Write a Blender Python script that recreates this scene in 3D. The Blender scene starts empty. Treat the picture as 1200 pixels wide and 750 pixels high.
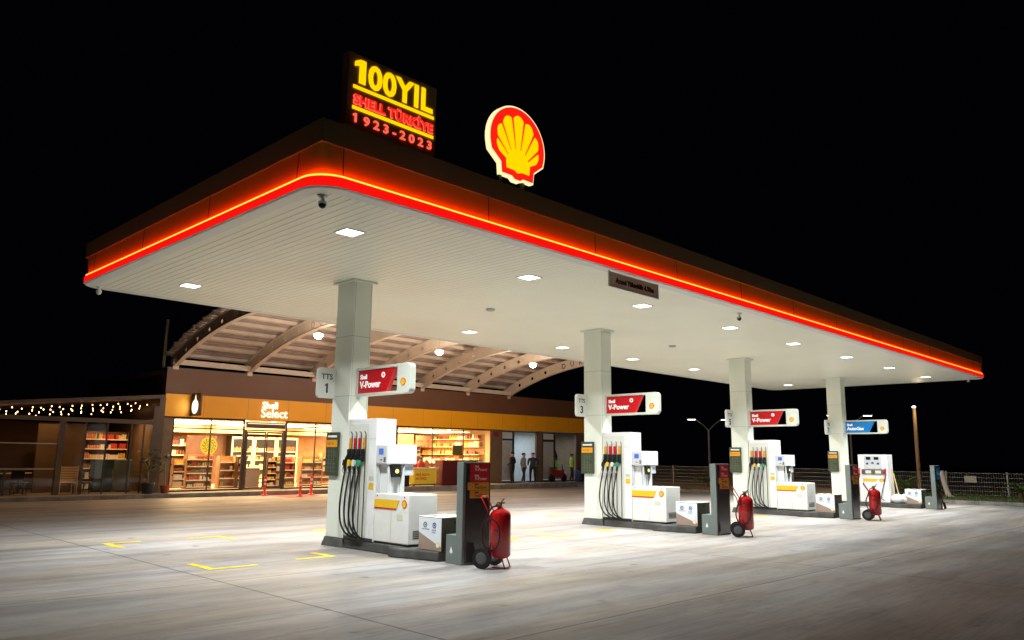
import bpy, math, random
from mathutils import Vector, Matrix, Euler
random.seed(7)
R = math.radians
sc = bpy.context.scene
col = sc.collection

# ------------------------------------------------------------------ camera
CAM = (-5.082, -8.566, 1.697, 0.77713, 0.17558, 0.01265, 913.787)
cd = bpy.data.cameras.new('camera'); cam = bpy.data.objects.new('camera', cd); col.objects.link(cam)
cx_, cy_, cz_, yaw, pit, rol, fpx = CAM
F = Vector((math.cos(yaw)*math.cos(pit), math.sin(yaw)*math.cos(pit), math.sin(pit)))
r0 = Vector((math.sin(yaw), -math.cos(yaw), 0)); u0 = r0.cross(F)
c_, s_ = math.cos(rol), math.sin(rol)
RR = c_*r0+s_*u0; UU = -s_*r0+c_*u0
m = Matrix((RR, UU, -F)).transposed().to_4x4(); m.translation = (cx_, cy_, cz_)
cam.matrix_world = m
cd.sensor_width = 36; cd.lens = fpx/1200*36; cd.clip_end = 800; cd.clip_start = .05
sc.camera = cam

# ------------------------------------------------------------------ world, exposure
w = bpy.data.worlds.new('World'); sc.world = w; w.use_nodes = True
nt = w.node_tree; nt.nodes.clear()
bg = nt.nodes.new('ShaderNodeBackground'); wo = nt.nodes.new('ShaderNodeOutputWorld')
bg.inputs[0].default_value = (.35, .45, .8, 1); bg.inputs[1].default_value = .0012
nt.links.new(bg.outputs[0], wo.inputs[0])
sc.view_settings.view_transform = 'Standard'; sc.view_settings.look = 'None'
sc.view_settings.exposure = 0; sc.view_settings.gamma = 1
sc.cycles.use_denoising = True
sc.cycles.max_bounces = 7; sc.cycles.diffuse_bounces = 4; sc.cycles.glossy_bounces = 3
sc.cycles.transparent_max_bounces = 12; sc.cycles.sample_clamp_indirect = 6
CANOPY_W = 258; CANOPY_COL = (.97, 1.0, .98)
FLOOD_W = 430; SHOP_W = 900

# ------------------------------------------------------------------ materials
MATS = {}
def mat(name, c, rough=.5, metal=0, emit=0, ec=None, var=0, vscale=4, bump=0, bscale=60, coat=0, spec=None):
    if name in MATS: return MATS[name]
    m = bpy.data.materials.new(name); m.use_nodes = True; n = m.node_tree
    b = n.nodes['Principled BSDF']
    b.inputs['Base Color'].default_value = (*c, 1); b.inputs['Roughness'].default_value = rough
    b.inputs['Metallic'].default_value = metal
    if coat: b.inputs['Coat Weight'].default_value = coat
    if spec is not None: b.inputs['Specular IOR Level'].default_value = spec
    if emit:
        b.inputs['Emission Color'].default_value = (*(ec or c), 1); b.inputs['Emission Strength'].default_value = emit
    if var or bump:
        tc = n.nodes.new('ShaderNodeTexCoord')
    if var:
        no = n.nodes.new('ShaderNodeTexNoise'); no.inputs['Scale'].default_value = vscale; no.inputs['Detail'].default_value = 6
        n.links.new(tc.outputs['Object'], no.inputs['Vector'])
        mr = n.nodes.new('ShaderNodeMapRange'); mr.inputs[1].default_value = .3; mr.inputs[2].default_value = .7
        mr.inputs[3].default_value = 1-var; mr.inputs[4].default_value = 1+var*.5
        n.links.new(no.outputs[0], mr.inputs[0])
        mx = n.nodes.new('ShaderNodeMix'); mx.data_type = 'RGBA'; mx.blend_type = 'MULTIPLY'; mx.inputs[0].default_value = 1
        mx.inputs[6].default_value = (*c, 1); n.links.new(mr.outputs[0], mx.inputs[7])
        n.links.new(mx.outputs[2], b.inputs['Base Color'])
        mr2 = n.nodes.new('ShaderNodeMapRange'); mr2.inputs[3].default_value = max(0, rough-.12); mr2.inputs[4].default_value = min(1, rough+.15)
        n.links.new(no.outputs[0], mr2.inputs[0]); n.links.new(mr2.outputs[0], b.inputs['Roughness'])
    if bump:
        nb = n.nodes.new('ShaderNodeTexNoise'); nb.inputs['Scale'].default_value = bscale
        n.links.new(tc.outputs['Object'], nb.inputs['Vector'])
        bp = n.nodes.new('ShaderNodeBump'); bp.inputs['Strength'].default_value = bump; bp.inputs['Distance'].default_value = .01
        n.links.new(nb.outputs[0], bp.inputs['Height']); n.links.new(bp.outputs[0], b.inputs['Normal'])
    MATS[name] = m; return m

def glass(name, tint=(1, 1, 1), refl=.08):
    if name in MATS: return MATS[name]
    m = bpy.data.materials.new(name); m.use_nodes = True; n = m.node_tree; n.nodes.clear()
    o = n.nodes.new('ShaderNodeOutputMaterial'); t = n.nodes.new('ShaderNodeBsdfTransparent'); t.inputs[0].default_value = (*tint, 1)
    g = n.nodes.new('ShaderNodeBsdfGlossy'); g.inputs['Roughness'].default_value = .02
    lw = n.nodes.new('ShaderNodeFresnel'); lw.inputs[0].default_value = 1.45
    geo = n.nodes.new('ShaderNodeNewGeometry'); sb_ = n.nodes.new('ShaderNodeMath'); sb_.operation = 'SUBTRACT'; sb_.inputs[0].default_value = 1; n.links.new(geo.outputs['Backfacing'], sb_.inputs[1])
    ml = n.nodes.new('ShaderNodeMath'); ml.operation = 'MULTIPLY'; n.links.new(lw.outputs[0], ml.inputs[0]); n.links.new(sb_.outputs[0], ml.inputs[1])
    mx = n.nodes.new('ShaderNodeMixShader'); n.links.new(ml.outputs[0], mx.inputs[0])
    n.links.new(t.outputs[0], mx.inputs[1]); n.links.new(g.outputs[0], mx.inputs[2]); n.links.new(mx.outputs[0], o.inputs[0])
    MATS[name] = m; return m

def ground_mat():
    m = bpy.data.materials.new('brushed_concrete'); m.use_nodes = True; n = m.node_tree; b = n.nodes['Principled BSDF']
    N = n.nodes.new; L = n.links.new
    g = N('ShaderNodeNewGeometry')
    def noise(scale, sx, sy, detail=5, rough=.6, off=0):
        mp = N('ShaderNodeMapping'); mp.inputs['Scale'].default_value = (sx, sy, 1); mp.inputs['Location'].default_value = (off, off, 0)
        L(g.outputs['Position'], mp.inputs[0])
        t = N('ShaderNodeTexNoise'); t.inputs['Scale'].default_value = scale; t.inputs['Detail'].default_value = detail; t.inputs['Roughness'].default_value = rough
        L(mp.outputs[0], t.inputs['Vector']); return t.outputs[0]
    def rng(s, a, b2, c, d):
        r = N('ShaderNodeMapRange'); r.inputs[1].default_value = a; r.inputs[2].default_value = b2; r.inputs[3].default_value = c; r.inputs[4].default_value = d
        L(s, r.inputs[0]); return r.outputs[0]
    def mul(a, b2):
        k = N('ShaderNodeMath'); k.operation = 'MULTIPLY'; L(a, k.inputs[0])
        if isinstance(b2, float): k.inputs[1].default_value = b2
        else: L(b2, k.inputs[1])
        return k.outputs[0]
    streak = rng(noise(1, .28, 2.6, 9, .72), .34, .66, .78, 1.12)
    fine = rng(noise(1, 1.4, 30, 6, .8, 3), .32, .68, .80, 1.12)
    patch = rng(noise(.22, .7, 1.8, 6, .6, 9), .34, .66, .68, 1.14)
    blot = rng(noise(1.6, .6, 1, 7, .7, 31), .30, .44, .78, 1.0)
    drip = rng(noise(2.6, 1, 1, 3, .5, 57), .225, .30, .45, 1.0)
    track = rng(noise(1, .06, 1.1, 3, .5, 18), .36, .50, .80, 1.0)
    v = mul(mul(mul(mul(mul(streak, fine), patch), blot), drip), track)
    def vein(src, wd, lo):
        a = N('ShaderNodeMath'); a.operation = 'SUBTRACT'; L(src, a.inputs[0]); a.inputs[1].default_value = .5
        e = N('ShaderNodeMath'); e.operation = 'ABSOLUTE'; L(a.outputs[0], e.inputs[0]); return rng(e.outputs[0], wd*.3, wd, lo, 1.0)
    v = mul(v, vein(noise(1, .10, 2.2, 4, .55, 41), .022, .88)); v = mul(v, vein(noise(1, .5, 1.1, 6, .6, 83), .006, .86))
    vo = N('ShaderNodeTexVoronoi'); vo.inputs['Scale'].default_value = 1.1; L(g.outputs['Position'], vo.inputs['Vector'])
    spot = rng(vo.outputs['Distance'], .05, .11, .55, 1.0)
    msk = rng(noise(.5, 1, 1, 3, .5, 63), .45, .55, 0, 1)
    ms = N('ShaderNodeMix'); ms.data_type = 'FLOAT'; L(msk, ms.inputs[0]); ms.inputs[2].default_value = 1.0; L(spot, ms.inputs[3]); v = mul(v, ms.outputs[0])
    # tyre-darkened tracks and slab joints at x=.05+8k, y=-3.1+5.05k
    sep = N('ShaderNodeSeparateXYZ'); L(g.outputs['Position'], sep.inputs[0])
    def joint(sock, off, per, wdt):
        a = N('ShaderNodeMath'); a.operation = 'SUBTRACT'; L(sock, a.inputs[0]); a.inputs[1].default_value = off-per/2+1000*per*-1
        c = N('ShaderNodeMath'); c.operation = 'MODULO'; L(a.outputs[0], c.inputs[0]); c.inputs[1].default_value = per
        d = N('ShaderNodeMath'); d.operation = 'SUBTRACT'; L(c.outputs[0], d.inputs[0]); d.inputs[1].default_value = per/2
        e = N('ShaderNodeMath'); e.operation = 'ABSOLUTE'; L(d.outputs[0], e.inputs[0])
        return rng(e.outputs[0], wdt*.5, wdt, .40, 1.0)
    v = mul(mul(v, joint(sep.outputs[0], .05, 8.0, .022)), joint(sep.outputs[1], -3.08, 5.05, .020))
    rgb = N('ShaderNodeMix'); rgb.data_type = 'RGBA'; rgb.blend_type = 'MULTIPLY'; rgb.inputs[0].default_value = 1
    ramp = N('ShaderNodeMix'); ramp.data_type = 'RGBA'
    ramp.inputs[6].default_value = (.37, .325, .28, 1); ramp.inputs[7].default_value = (.39, .38, .385, 1)
    L(rng(noise(.5, .5, 1.5, 4, .6, 77), .35, .65, 0, 1), ramp.inputs[0])
    L(ramp.outputs[2], rgb.inputs[6]); L(v, rgb.inputs[7]); L(rgb.outputs[2], b.inputs['Base Color'])
    L(rng(noise(.8, .5, 2, 6, .6, 5), .3, .7, .42, .72), b.inputs['Roughness'])
    bp = N('ShaderNodeBump'); bp.inputs['Strength'].default_value = .35; bp.inputs['Distance'].default_value = .01
    L(noise(1, 3, 60, 4, .7), bp.inputs['Height']); L(bp.outputs[0], b.inputs['Normal'])
    return m

white = mat('white_coated_metal', (.74, .76, .70), .4)
ceilw = mat('ceiling_cream_metal', (.90, .90, .76), .38, var=.04, vscale=.5)
colm = mat('column_cladding', (.80, .84, .75), .30, vscale=1.5)
pumpw = mat('dispenser_white', (.80, .81, .82), .3, var=.05, vscale=3)
pumpg = mat('dispenser_grey', (.42, .43, .41), .4, var=.08, vscale=3)
dark = mat('dark_plastic', (.018, .019, .02), .35)
black = mat('black_rubber', (.012, .012, .012), .55)
grey = mat('grey_aluminium', (.22, .26, .25), .38, metal=.4, var=.08)
gloss = mat('dark_gloss_front', (.045, .042, .042), .14, var=.1, coat=.4)
chrome = mat('chrome', (.7, .7, .7), .2, metal=1)
curb = mat('island_concrete', (.10, .10, .095), .75, var=.35, vscale=5, bump=.5, bscale=40)
kerbm = mat('kerb_concrete', (.26, .245, .22), .8, var=.4, vscale=2.5, bump=.5, bscale=40)
pave = mat('pavement_concrete', (.30, .27, .23), .8, var=.25, vscale=2, bump=.4)
redp = mat('red_paint_gloss', (.42, .010, .012), .25, coat=.3, var=.15)
redsign = mat('red_sign', (.60, .012, .018), .35)
yelsign = mat('yellow_sign', (.82, .50, .02), .35)
orsign = mat('orange_sign', (.75, .33, .02), .4)
bluesign = mat('blue_sign', (.01, .22, .62), .35)
wtext = mat('white_lettering', (.85, .85, .85), .4)
btext = mat('dark_lettering', (.02, .025, .03), .5)
rtext = mat('red_lettering', (.6, .03, .02), .5)
concrete = ground_mat()
ypaint = mat('yellow_road_paint', (.72, .52, .04), .6, var=.3, vscale=6)
rpaint = mat('red_floor_paint', (.85, .03, .03), .6, var=.2, vscale=4)
bpaint = mat('blue_road_paint', (.03, .18, .55), .6, var=.2)
brown = mat('brown_cladding', (.17, .075, .04), .5, var=.1, vscale=1.2)
orangec = mat('orange_cladding', (.98, .44, .01), .42, var=.06, vscale=1)
slatm = mat('brown_slat_wall', (.20, .13, .08), .6, var=.2)
frame = mat('bronze_window_frame', (.07, .055, .045), .4, metal=.3)
shopwall = mat('warm_plaster', (.66, .48, .28), .7, var=.1)
wood = mat('warm_wood', (.42, .22, .09), .5, var=.25, vscale=3)
dwood = mat('dark_wood', (.11, .05, .03), .5, var=.3, vscale=3)
shelfm = mat('cream_shelf', (.86, .76, .55), .5)
beamm = mat('beam_paint', (.66, .56, .45), .45, var=.1, vscale=1.5)
deckm = mat('roof_deck', (.42, .335, .30), .6, var=.25, vscale=1.5)
glassm = glass('window_glass')
soil = mat('dry_verge', (.16, .12, .075), .95, var=.4, vscale=2, bump=.8)
leafm = mat('leaf_green', (.05, .11, .03), .6, var=.3, vscale=8)
galv = mat('galvanised_steel', (.42, .42, .40), .5, metal=.5, var=.15)
def emi(name, c, s): return mat(name, (0.02, 0.02, 0.02), .5, emit=s, ec=c)

# ------------------------------------------------------------------ mesh builder
class MB:
    def __init__(s): s.v = []; s.f = []; s.m = []; s.sm = []; s.cur = 0
    def poly(s, pts, smooth=False):
        k = len(s.v); s.v += [tuple(p) for p in pts]; s.f.append(tuple(range(k, k+len(pts)))); s.m.append(s.cur); s.sm.append(smooth)
    def add(s, V, Fc, smooth=False):
        k = len(s.v); s.v += [tuple(p) for p in V]
        for f in Fc: s.f.append(tuple(i+k for i in f)); s.m.append(s.cur); s.sm.append(smooth)
    def box(s, x0, x1, y0, y1, z0, z1, cham=0):
        if x0 > x1: x0, x1 = x1, x0
        if y0 > y1: y0, y1 = y1, y0
        V = [(x, y, z) for z in (z0, z1) for y in (y0, y1) for x in (x0, x1)]
        s.add(V, [(0, 2, 3, 1), (4, 5, 7, 6), (0, 1, 5, 4), (2, 6, 7, 3), (0, 4, 6, 2), (1, 3, 7, 5)]); return s
    def rot_box(s, c, size, rz=0, rx=0, ry=0):
        M = Matrix.Translation(c) @ Euler((rx, ry, rz)).to_matrix().to_4x4()
        a, b, d = [q/2 for q in size]
        V = [M @ Vector((x, y, z)) for z in (-d, d) for y in (-b, b) for x in (-a, a)]
        s.add(V, [(0, 2, 3, 1), (4, 5, 7, 6), (0, 1, 5, 4), (2, 6, 7, 3), (0, 4, 6, 2), (1, 3, 7, 5)]); return s
    def prism(s, pts, a, b, axis='z', smooth=False):
        """pts 2D; extruded along axis from a to b.  axis x: (y,z); y: (x,z); z: (x,y)"""
        def P(p, t): return {'x': (t, p[0], p[1]), 'y': (p[0], t, p[1]), 'z': (p[0], p[1], t)}[axis]
        n = len(pts); V = [P(p, a) for p in pts]+[P(p, b) for p in pts]
        area = sum(pts[i][0]*pts[(i+1) % n][1]-pts[(i+1) % n][0]*pts[i][1] for i in range(n))
        flip = (area > 0) ^ (axis == 'y') ^ (b < a)
        Fc = [tuple(range(n-1, -1, -1)), tuple(range(n, 2*n))]+[(i, (i+1) % n, n+(i+1) % n, n+i) for i in range(n)]
        if not flip: Fc = [f[::-1] for f in Fc]
        k = len(s.v); s.v += V
        for j, f in enumerate(Fc): s.f.append(tuple(i+k for i in f)); s.m.append(s.cur); s.sm.append(smooth and j > 1)
        return s
    def tube(s, pts, r, seg=8, caps=True):
        pts = [Vector(p) for p in pts]; n = len(pts); rings = []
        rs = r if isinstance(r, (list, tuple)) else [r]*n
        t0 = (pts[1]-pts[0]).normalized(); up = Vector((0, 0, 1)) if abs(t0.z) < .9 else Vector((1, 0, 0))
        a = t0.cross(up).normalized()
        for i, p in enumerate(pts):
            t = ((pts[min(i+1, n-1)]-pts[max(i-1, 0)])).normalized()
            a = (a-t*a.dot(t)).normalized(); b = t.cross(a)
            rings.append([p+(a*math.cos(2*math.pi*j/seg)+b*math.sin(2*math.pi*j/seg))*rs[i] for j in range(seg)])
        V = [q for rg in rings for q in rg]; Fc = []
        for i in range(n-1):
            for j in range(seg):
                k = (j+1) % seg; Fc.append((i*seg+j, i*seg+k, (i+1)*seg+k, (i+1)*seg+j))
        s.add(V, Fc, True)
        if caps: s.add(rings[0], [tuple(range(seg-1, -1, -1))]); s.add(rings[-1], [tuple(range(seg))])
        return s
    def cyl(s, p0, p1, r, seg=16, r1=None):
        return s.tube([p0, p1], [r, r if r1 is None else r1], seg)
    def lathe(s, c, prof, seg=20, axis='z', caps=True):
        V = []; n = len(prof)
        for r_, h in prof:
            for j in range(seg):
                a = 2*math.pi*j/seg; x, y = r_*math.cos(a), r_*math.sin(a)
                V.append({'z': (c[0]+x, c[1]+y, c[2]+h), 'x': (c[0]+h, c[1]+x, c[2]+y), 'y': (c[0]+y, c[1]+h, c[2]+x)}[axis])
        Fc = [(i*seg+j, i*seg+(j+1) % seg, (i+1)*seg+(j+1) % seg, (i+1)*seg+j) for i in range(n-1) for j in range(seg)]
        s.add(V, Fc, True)
        if not caps: return s
        s.add(V[:seg], [tuple(range(seg-1, -1, -1))]); s.add(V[-seg:], [tuple(range(seg))]); return s
    def text(s, string, size, origin, right, up, depth=.004, bold=0, align='LEFT', sx=1, space=1):
        cu = bpy.data.curves.new('t', 'FONT'); cu.body = string; cu.size = size; cu.extrude = depth/2; cu.offset = bold; cu.align_x = align
        cu.space_character = space; cu.resolution_u = 3
        o = bpy.data.objects.new('t', cu); col.objects.link(o)
        me = bpy.data.meshes.new_from_object(o.evaluated_get(bpy.context.evaluated_depsgraph_get()))
        rv, uv = Vector(right).normalized(), Vector(up).normalized(); nv = rv.cross(uv); og = Vector(origin)
        s.add([og+rv*v.co.x*sx+uv*v.co.y+nv*v.co.z for v in me.vertices], [tuple(p.vertices) for p in me.polygons])
        bpy.data.objects.remove(o); bpy.data.curves.remove(cu); bpy.data.meshes.remove(me); return s
    def build(s, name, mats, parent=None, bevel=0, fn=None, bseg=2):
        mats = mats if isinstance(mats, (list, tuple)) else [mats]
        off = Vector((0, 0, 0)); p = parent
        while p is not None: off += p.location; p = p.parent
        me = bpy.data.meshes.new(name)
        V = [fn(v) for v in s.v] if fn else s.v
        me.from_pydata([Vector(v)-off for v in V], [], s.f)
        for q in mats: me.materials.append(q)
        me.polygons.foreach_set('material_index', s.m); me.polygons.foreach_set('use_smooth', s.sm)
        me.update(); me.validate()
        o = bpy.data.objects.new(name, me); col.objects.link(o); o.parent = parent
        if bevel:
            b = o.modifiers.new('bevel', 'BEVEL'); b.width = bevel; b.segments = bseg; b.limit_method = 'ANGLE'; b.angle_limit = R(40)
        return o
def mb(*boxes):
    b = MB()
    for q in boxes: b.box(*q)
    return b
def rrect(u0, u1, v0, v1, r, corners=(1, 1, 1, 1), n=5):
    """rounded rect, ccw from bottom-left; corners BL,BR,TR,TL"""
    out = []
    for (cu, cv, a0), k in zip([(u0+r, v0+r, 180), (u1-r, v0+r, 270), (u1-r, v1-r, 0), (u0+r, v1-r, 90)], corners):
        if k: out += [(cu+r*math.cos(R(a0+90*i/n)), cv+r*math.sin(R(a0+90*i/n))) for i in range(n+1)]
        else: out.append((cu-r if a0 in (180, 90) else cu+r, cv-r if a0 in (180, 270) else cv+r))
    return out
def tag(o, label=None, cat=None, group=None, kind=None):
    for k, v in (('label', label), ('category', cat), ('group', group), ('kind', kind)):
        if v: o[k] = v
    return o
def thing(name, label, cat, loc, group=None):
    o = bpy.data.objects.new(name, None); col.objects.link(o); o.location = loc; o.empty_display_size = .2
    return tag(o, label, cat, group)
def copy_tree(o, dx=(0, 0, 0), parent=None):
    c = o.copy(); col.objects.link(c); c.parent = parent
    if parent is None: c.location = Vector(o.location)+Vector(dx)
    for ch in [q for q in bpy.data.objects if q.parent == o]: copy_tree(ch, (0, 0, 0), c)
    return c

# ------------------------------------------------------------------ ground and pavements
SL = lambda x: .0055*min(28, max(0, x-8))
def slope(v): return (v[0], v[1], v[2]+SL(v[0]))
tag(mb((-250, 350, -120, 400, -.3, 0)).build('ground', concrete), kind='structure')
xs = [-60]+[8+2*i for i in range(15)]+[60]
p = MB()
for a, b in zip(xs, xs[1:]): p.box(a, b, 23.16, 40, .0, .15)
tag(p.build('pavement', pave, fn=lambda v: (v[0], v[1], v[2]+(SL(v[0]) if v[2] > .1 else 0))), kind='structure')
k = MB(); x = -30.0
while x < 50:
    k.box(x, x+.992, 23.0, 23.157, 0, .153 if x < 8 else .155); x += 1.0
tag(k.build('kerb', kerbm, fn=lambda v: (v[0], v[1], v[2]+(SL(v[0]) if v[2] > .1 else 0)), bevel=.015), kind='structure')
# verge by the fence
k = MB(); y = -40.0
while y < 22.9: k.box(33.0, 33.157, y, y+.992, 0, .153); y += 1.0
tag(k.build('verge_kerb', kerbm, bevel=.015), kind='structure')
p = MB(); p.prism([(33.16, 0), (60, 0), (60, .32), (36, .32), (34.3, .16), (33.16, .15)], 6.5, 22.99, 'y')
tag(p.build('verge_path', mat('sandy_path', (.36, .27, .17), .85, var=.25, vscale=2, bump=.5)), kind='structure')
p = MB(); p.prism([(33.16, 0), (80, 0), (80, .30), (36, .26), (34.0, .15), (33.16, .14)], -60, 6.49, 'y')
tag(p.build('verge_soil', soil), kind='structure')
g = MB()
for i in range(5200):
    x, y = 33.3+random.random()**1.5*7, random.uniform(-8, 6.6)
    z = .14+.12*min(1, max(0, (x-33.8)/2)); h = random.uniform(.05, .16); a = random.uniform(0, 6.28); dx, dy = .02*math.cos(a), .02*math.sin(a)
    g.poly([(x-dx, y-dy, z-.02), (x+dx, y+dy, z-.02), (x+random.uniform(-.05, .05), y+random.uniform(-.05, .05), z+h)])
tag(g.build('grass', mat('grass_green', (.06, .12, .03), .8)), 'short green grass strip between the low kerb and the mesh fence', 'grass', kind='stuff')

# yellow bay corner brackets, one per bay corner
def bracket(name, x, y, sx, sy, lx, ly, wd, m):
    b = MB(); z = .004
    b.poly([(x, y, z), (x+sx*lx, y, z), (x+sx*lx, y+sy*wd, z), (x+sx*wd, y+sy*wd, z), (x+sx*wd, y+sy*ly, z), (x, y+sy*ly, z)][::(1 if sx*sy > 0 else -1)])
    return tag(b.build(name, m), kind='structure')
for X0 in (0.42, 5.0, 8.35, 13.0, 16.3, 21.0):
    X1 = X0+2.35
    bracket('bay_marking', X0, 7.75, 1, -1, .72, .95, .13, ypaint)
    bracket('bay_marking', X1, 7.75, -1, -1, .72, .85, .13, ypaint)
    bracket('bay_marking', X0, 3.1, 1, 1, .80, .85, .13, ypaint)
    bracket('bay_marking', X1, 3.3, -1, 1, .75, .70, .13, ypaint)
b = MB(); b.poly([(12.0, 22.95, .004), (11.8, 20.6, .004), (13.7, 21.2, .004), (14.3, 22.95, .004)])
tag(b.build('red_floor_marking', rpaint), kind='structure')
b = MB(); b.poly([(19.6, 20.9, .004), (19.5, 20.3, .004), (22.8, 20.3, .004), (22.9, 20.9, .004)])
tag(b.build('blue_floor_marking', bpaint), kind='structure')
b = MB(); b.poly([(16.6, 21.9, .004), (16.6, 21.2, .004), (18.6, 21.2, .004), (18.6, 21.9, .004)])
tag(b.build('orange_floor_marking', mat('orange_road_paint', (.75, .25, .03), .6)), kind='structure')

# ------------------------------------------------------------------ main canopy
Hc, W, L = 5.2, 9.415, 31.785
def outline(d, r, n=8):
    return rrect(d, L-d, d, W-d, max(r, .001), n=n)
def ring(m_, paths, smooth=True):
    n = len(paths[0][0]); V = []
    for pts, z in paths: V += [(x, y, z) for x, y in pts]
    Fc = []
    for i in range(len(paths)-1):
        for j in range(n): Fc.append((i*n+j, i*n+(j+1) % n, (i+1)*n+(j+1) % n, (i+1)*n+j))
    m_.add(V, Fc, smooth)
canopy = thing('forecourt_canopy', 'long flat canopy with glowing red edge band over the pumps', 'canopy', (L/2, W/2, Hc))
b = MB(); ring(b, [(outline(.27, .2), Hc+.06), (outline(.27, .2), Hc), (outline(.25, .22), Hc-.004), (outline(.03, .42), Hc-.012), (outline(0, .45), Hc+.012)], False)
b.build('soffit_trim', white, canopy)
# ribbed ceiling, real grooves running across the canopy
b = MB(); pitch = .15; x = .265; prof = []
while x < L-.27:
    xe = min(x+pitch, L-.265)
    prof += [(x, Hc+.014), (x+.005, Hc+.003), (xe-.010, Hc+.003), (xe-.005, Hc+.014)]; x += pitch
for a, c in zip(prof, prof[1:]):
    b.poly([(a[0], .265, a[1]), (a[0], W-.265, a[1]), (c[0], W-.265, c[1]), (c[0], .265, c[1])])
b.build('ribbed_ceiling', ceilw, canopy)
b = MB(); ring(b, [(outline(0, .45), Hc+.012), (outline(-.005, .455), Hc+.05), (outline(-.005, .455), Hc+.13), (outline(.02, .43), Hc+.155)])
b.build('red_band', mat('red_light_band', (.3, .005, .003), .35, emit=.95, ec=(1, .006, .004)), canopy)
b = MB(); ring(b, [(outline(.02, .43), Hc+.155), (outline(.09, .36), Hc+.156)]); b.build('band_ledge', mat('red_ledge', (.5, .02, .01), .3), canopy)
led = MB(); pl = outline(.035, .42, n=10); zc = Hc+.176
ps = [(x, y) for x, y in pl]; n_ = len(ps)
n_o = len(ps); V = []
for k_ in range(6):
    a = 2*math.pi*k_/6; V.append([(x, y) for x, y in outline(.034-.010*math.cos(a), .42, n=10)])
led2 = [(V[k_ % 6], zc+.011*math.sin(2*math.pi*k_/6)) for k_ in range(7)]
ring(led, led2)
led.build('led_strip', emi('led_orange', (1, .040, .004), 26), canopy)
b = MB(); ring(b, [(outline(.078, .36), Hc+.15), (outline(.08, .30), Hc+.25), (outline(.095, .05), Hc+.62)])
b.build('lower_fascia', mat('orange_red_fascia', (.70, .56, .07), .38, var=.06, vscale=1), canopy)
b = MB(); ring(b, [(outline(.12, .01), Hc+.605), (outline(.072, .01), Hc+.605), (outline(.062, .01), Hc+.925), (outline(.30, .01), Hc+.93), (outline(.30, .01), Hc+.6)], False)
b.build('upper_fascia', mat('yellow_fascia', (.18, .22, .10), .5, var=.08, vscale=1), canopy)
mb((.4, L-.4, .4, W-.4, Hc+.05, Hc+.5)).build('roof_slab', pumpg, canopy)
for x in [.43+2.72*i for i in range(12)]:
    b = MB(); b.prism([(.0745, Hc+.2), (.089, Hc+.60), (.10, Hc+.60), (.09, Hc+.2)], x-.006, x+.006, 'x'); b.build('fascia_joint', dark, canopy)
for y in (.667, 3.39, 6.12, W-.667):
    b = MB(); b.prism([(.0745, Hc+.2), (.089, Hc+.60), (.10, Hc+.60), (.09, Hc+.2)], y-.006, y+.006, 'y'); b.build('fascia_joint', dark, canopy)

ords = ['first', 'second', 'third', 'fourth', 'fifth', 'sixth', 'seventh', 'eighth']
diff = emi('canopy_light_panel', (1, 1, .96), 9)
LX = [1.623, 5.784, 9.60, 13.62, 17.40, 21.44, 25.44, 29.57]
def ceil_light():
    t = thing('ceiling_light', '', 'ceiling light', (0, 0, Hc))
    b = MB(); 
    for q in ((-.19, .19, -.19, -.16), (-.19, .19, .16, .19), (-.19, -.16, -.16, .16), (.16, .19, -.16, .16)): b.box(q[0], q[1], q[2], q[3], Hc-.012, Hc+.02)
    b.build('frame', white, t, bevel=.004)
    mb((-.158, .158, -.158, .158, Hc-.006, Hc+.012)).build('diffuser', diff, t); return t
cl0 = ceil_light()
for row, (yy, rn) in enumerate(((1.667, 'on the neon-banded long edge side'), (7.55, 'on the shop side'))):
    for i, x in enumerate(LX):
        o = cl0 if (row == 0 and i == 0) else copy_tree(cl0)
        o.location = (x, yy, Hc)
        tag(o, '%s square ceiling light from the logo end, canopy row %s' % (ords[i], rn), 'ceiling light', 'square lights recessed in the canopy ceiling')
        ld = bpy.data.lights.new('canopy_lamp', 'AREA'); ld.shape = 'SQUARE'; ld.size = .30; ld.energy = CANOPY_W; ld.color = CANOPY_COL; ld.spread = R(130)
        lo = bpy.data.objects.new('canopy_lamp', ld); col.objects.link(lo); lo.location = (x, yy, Hc-.016); lo.visible_glossy = False

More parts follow.
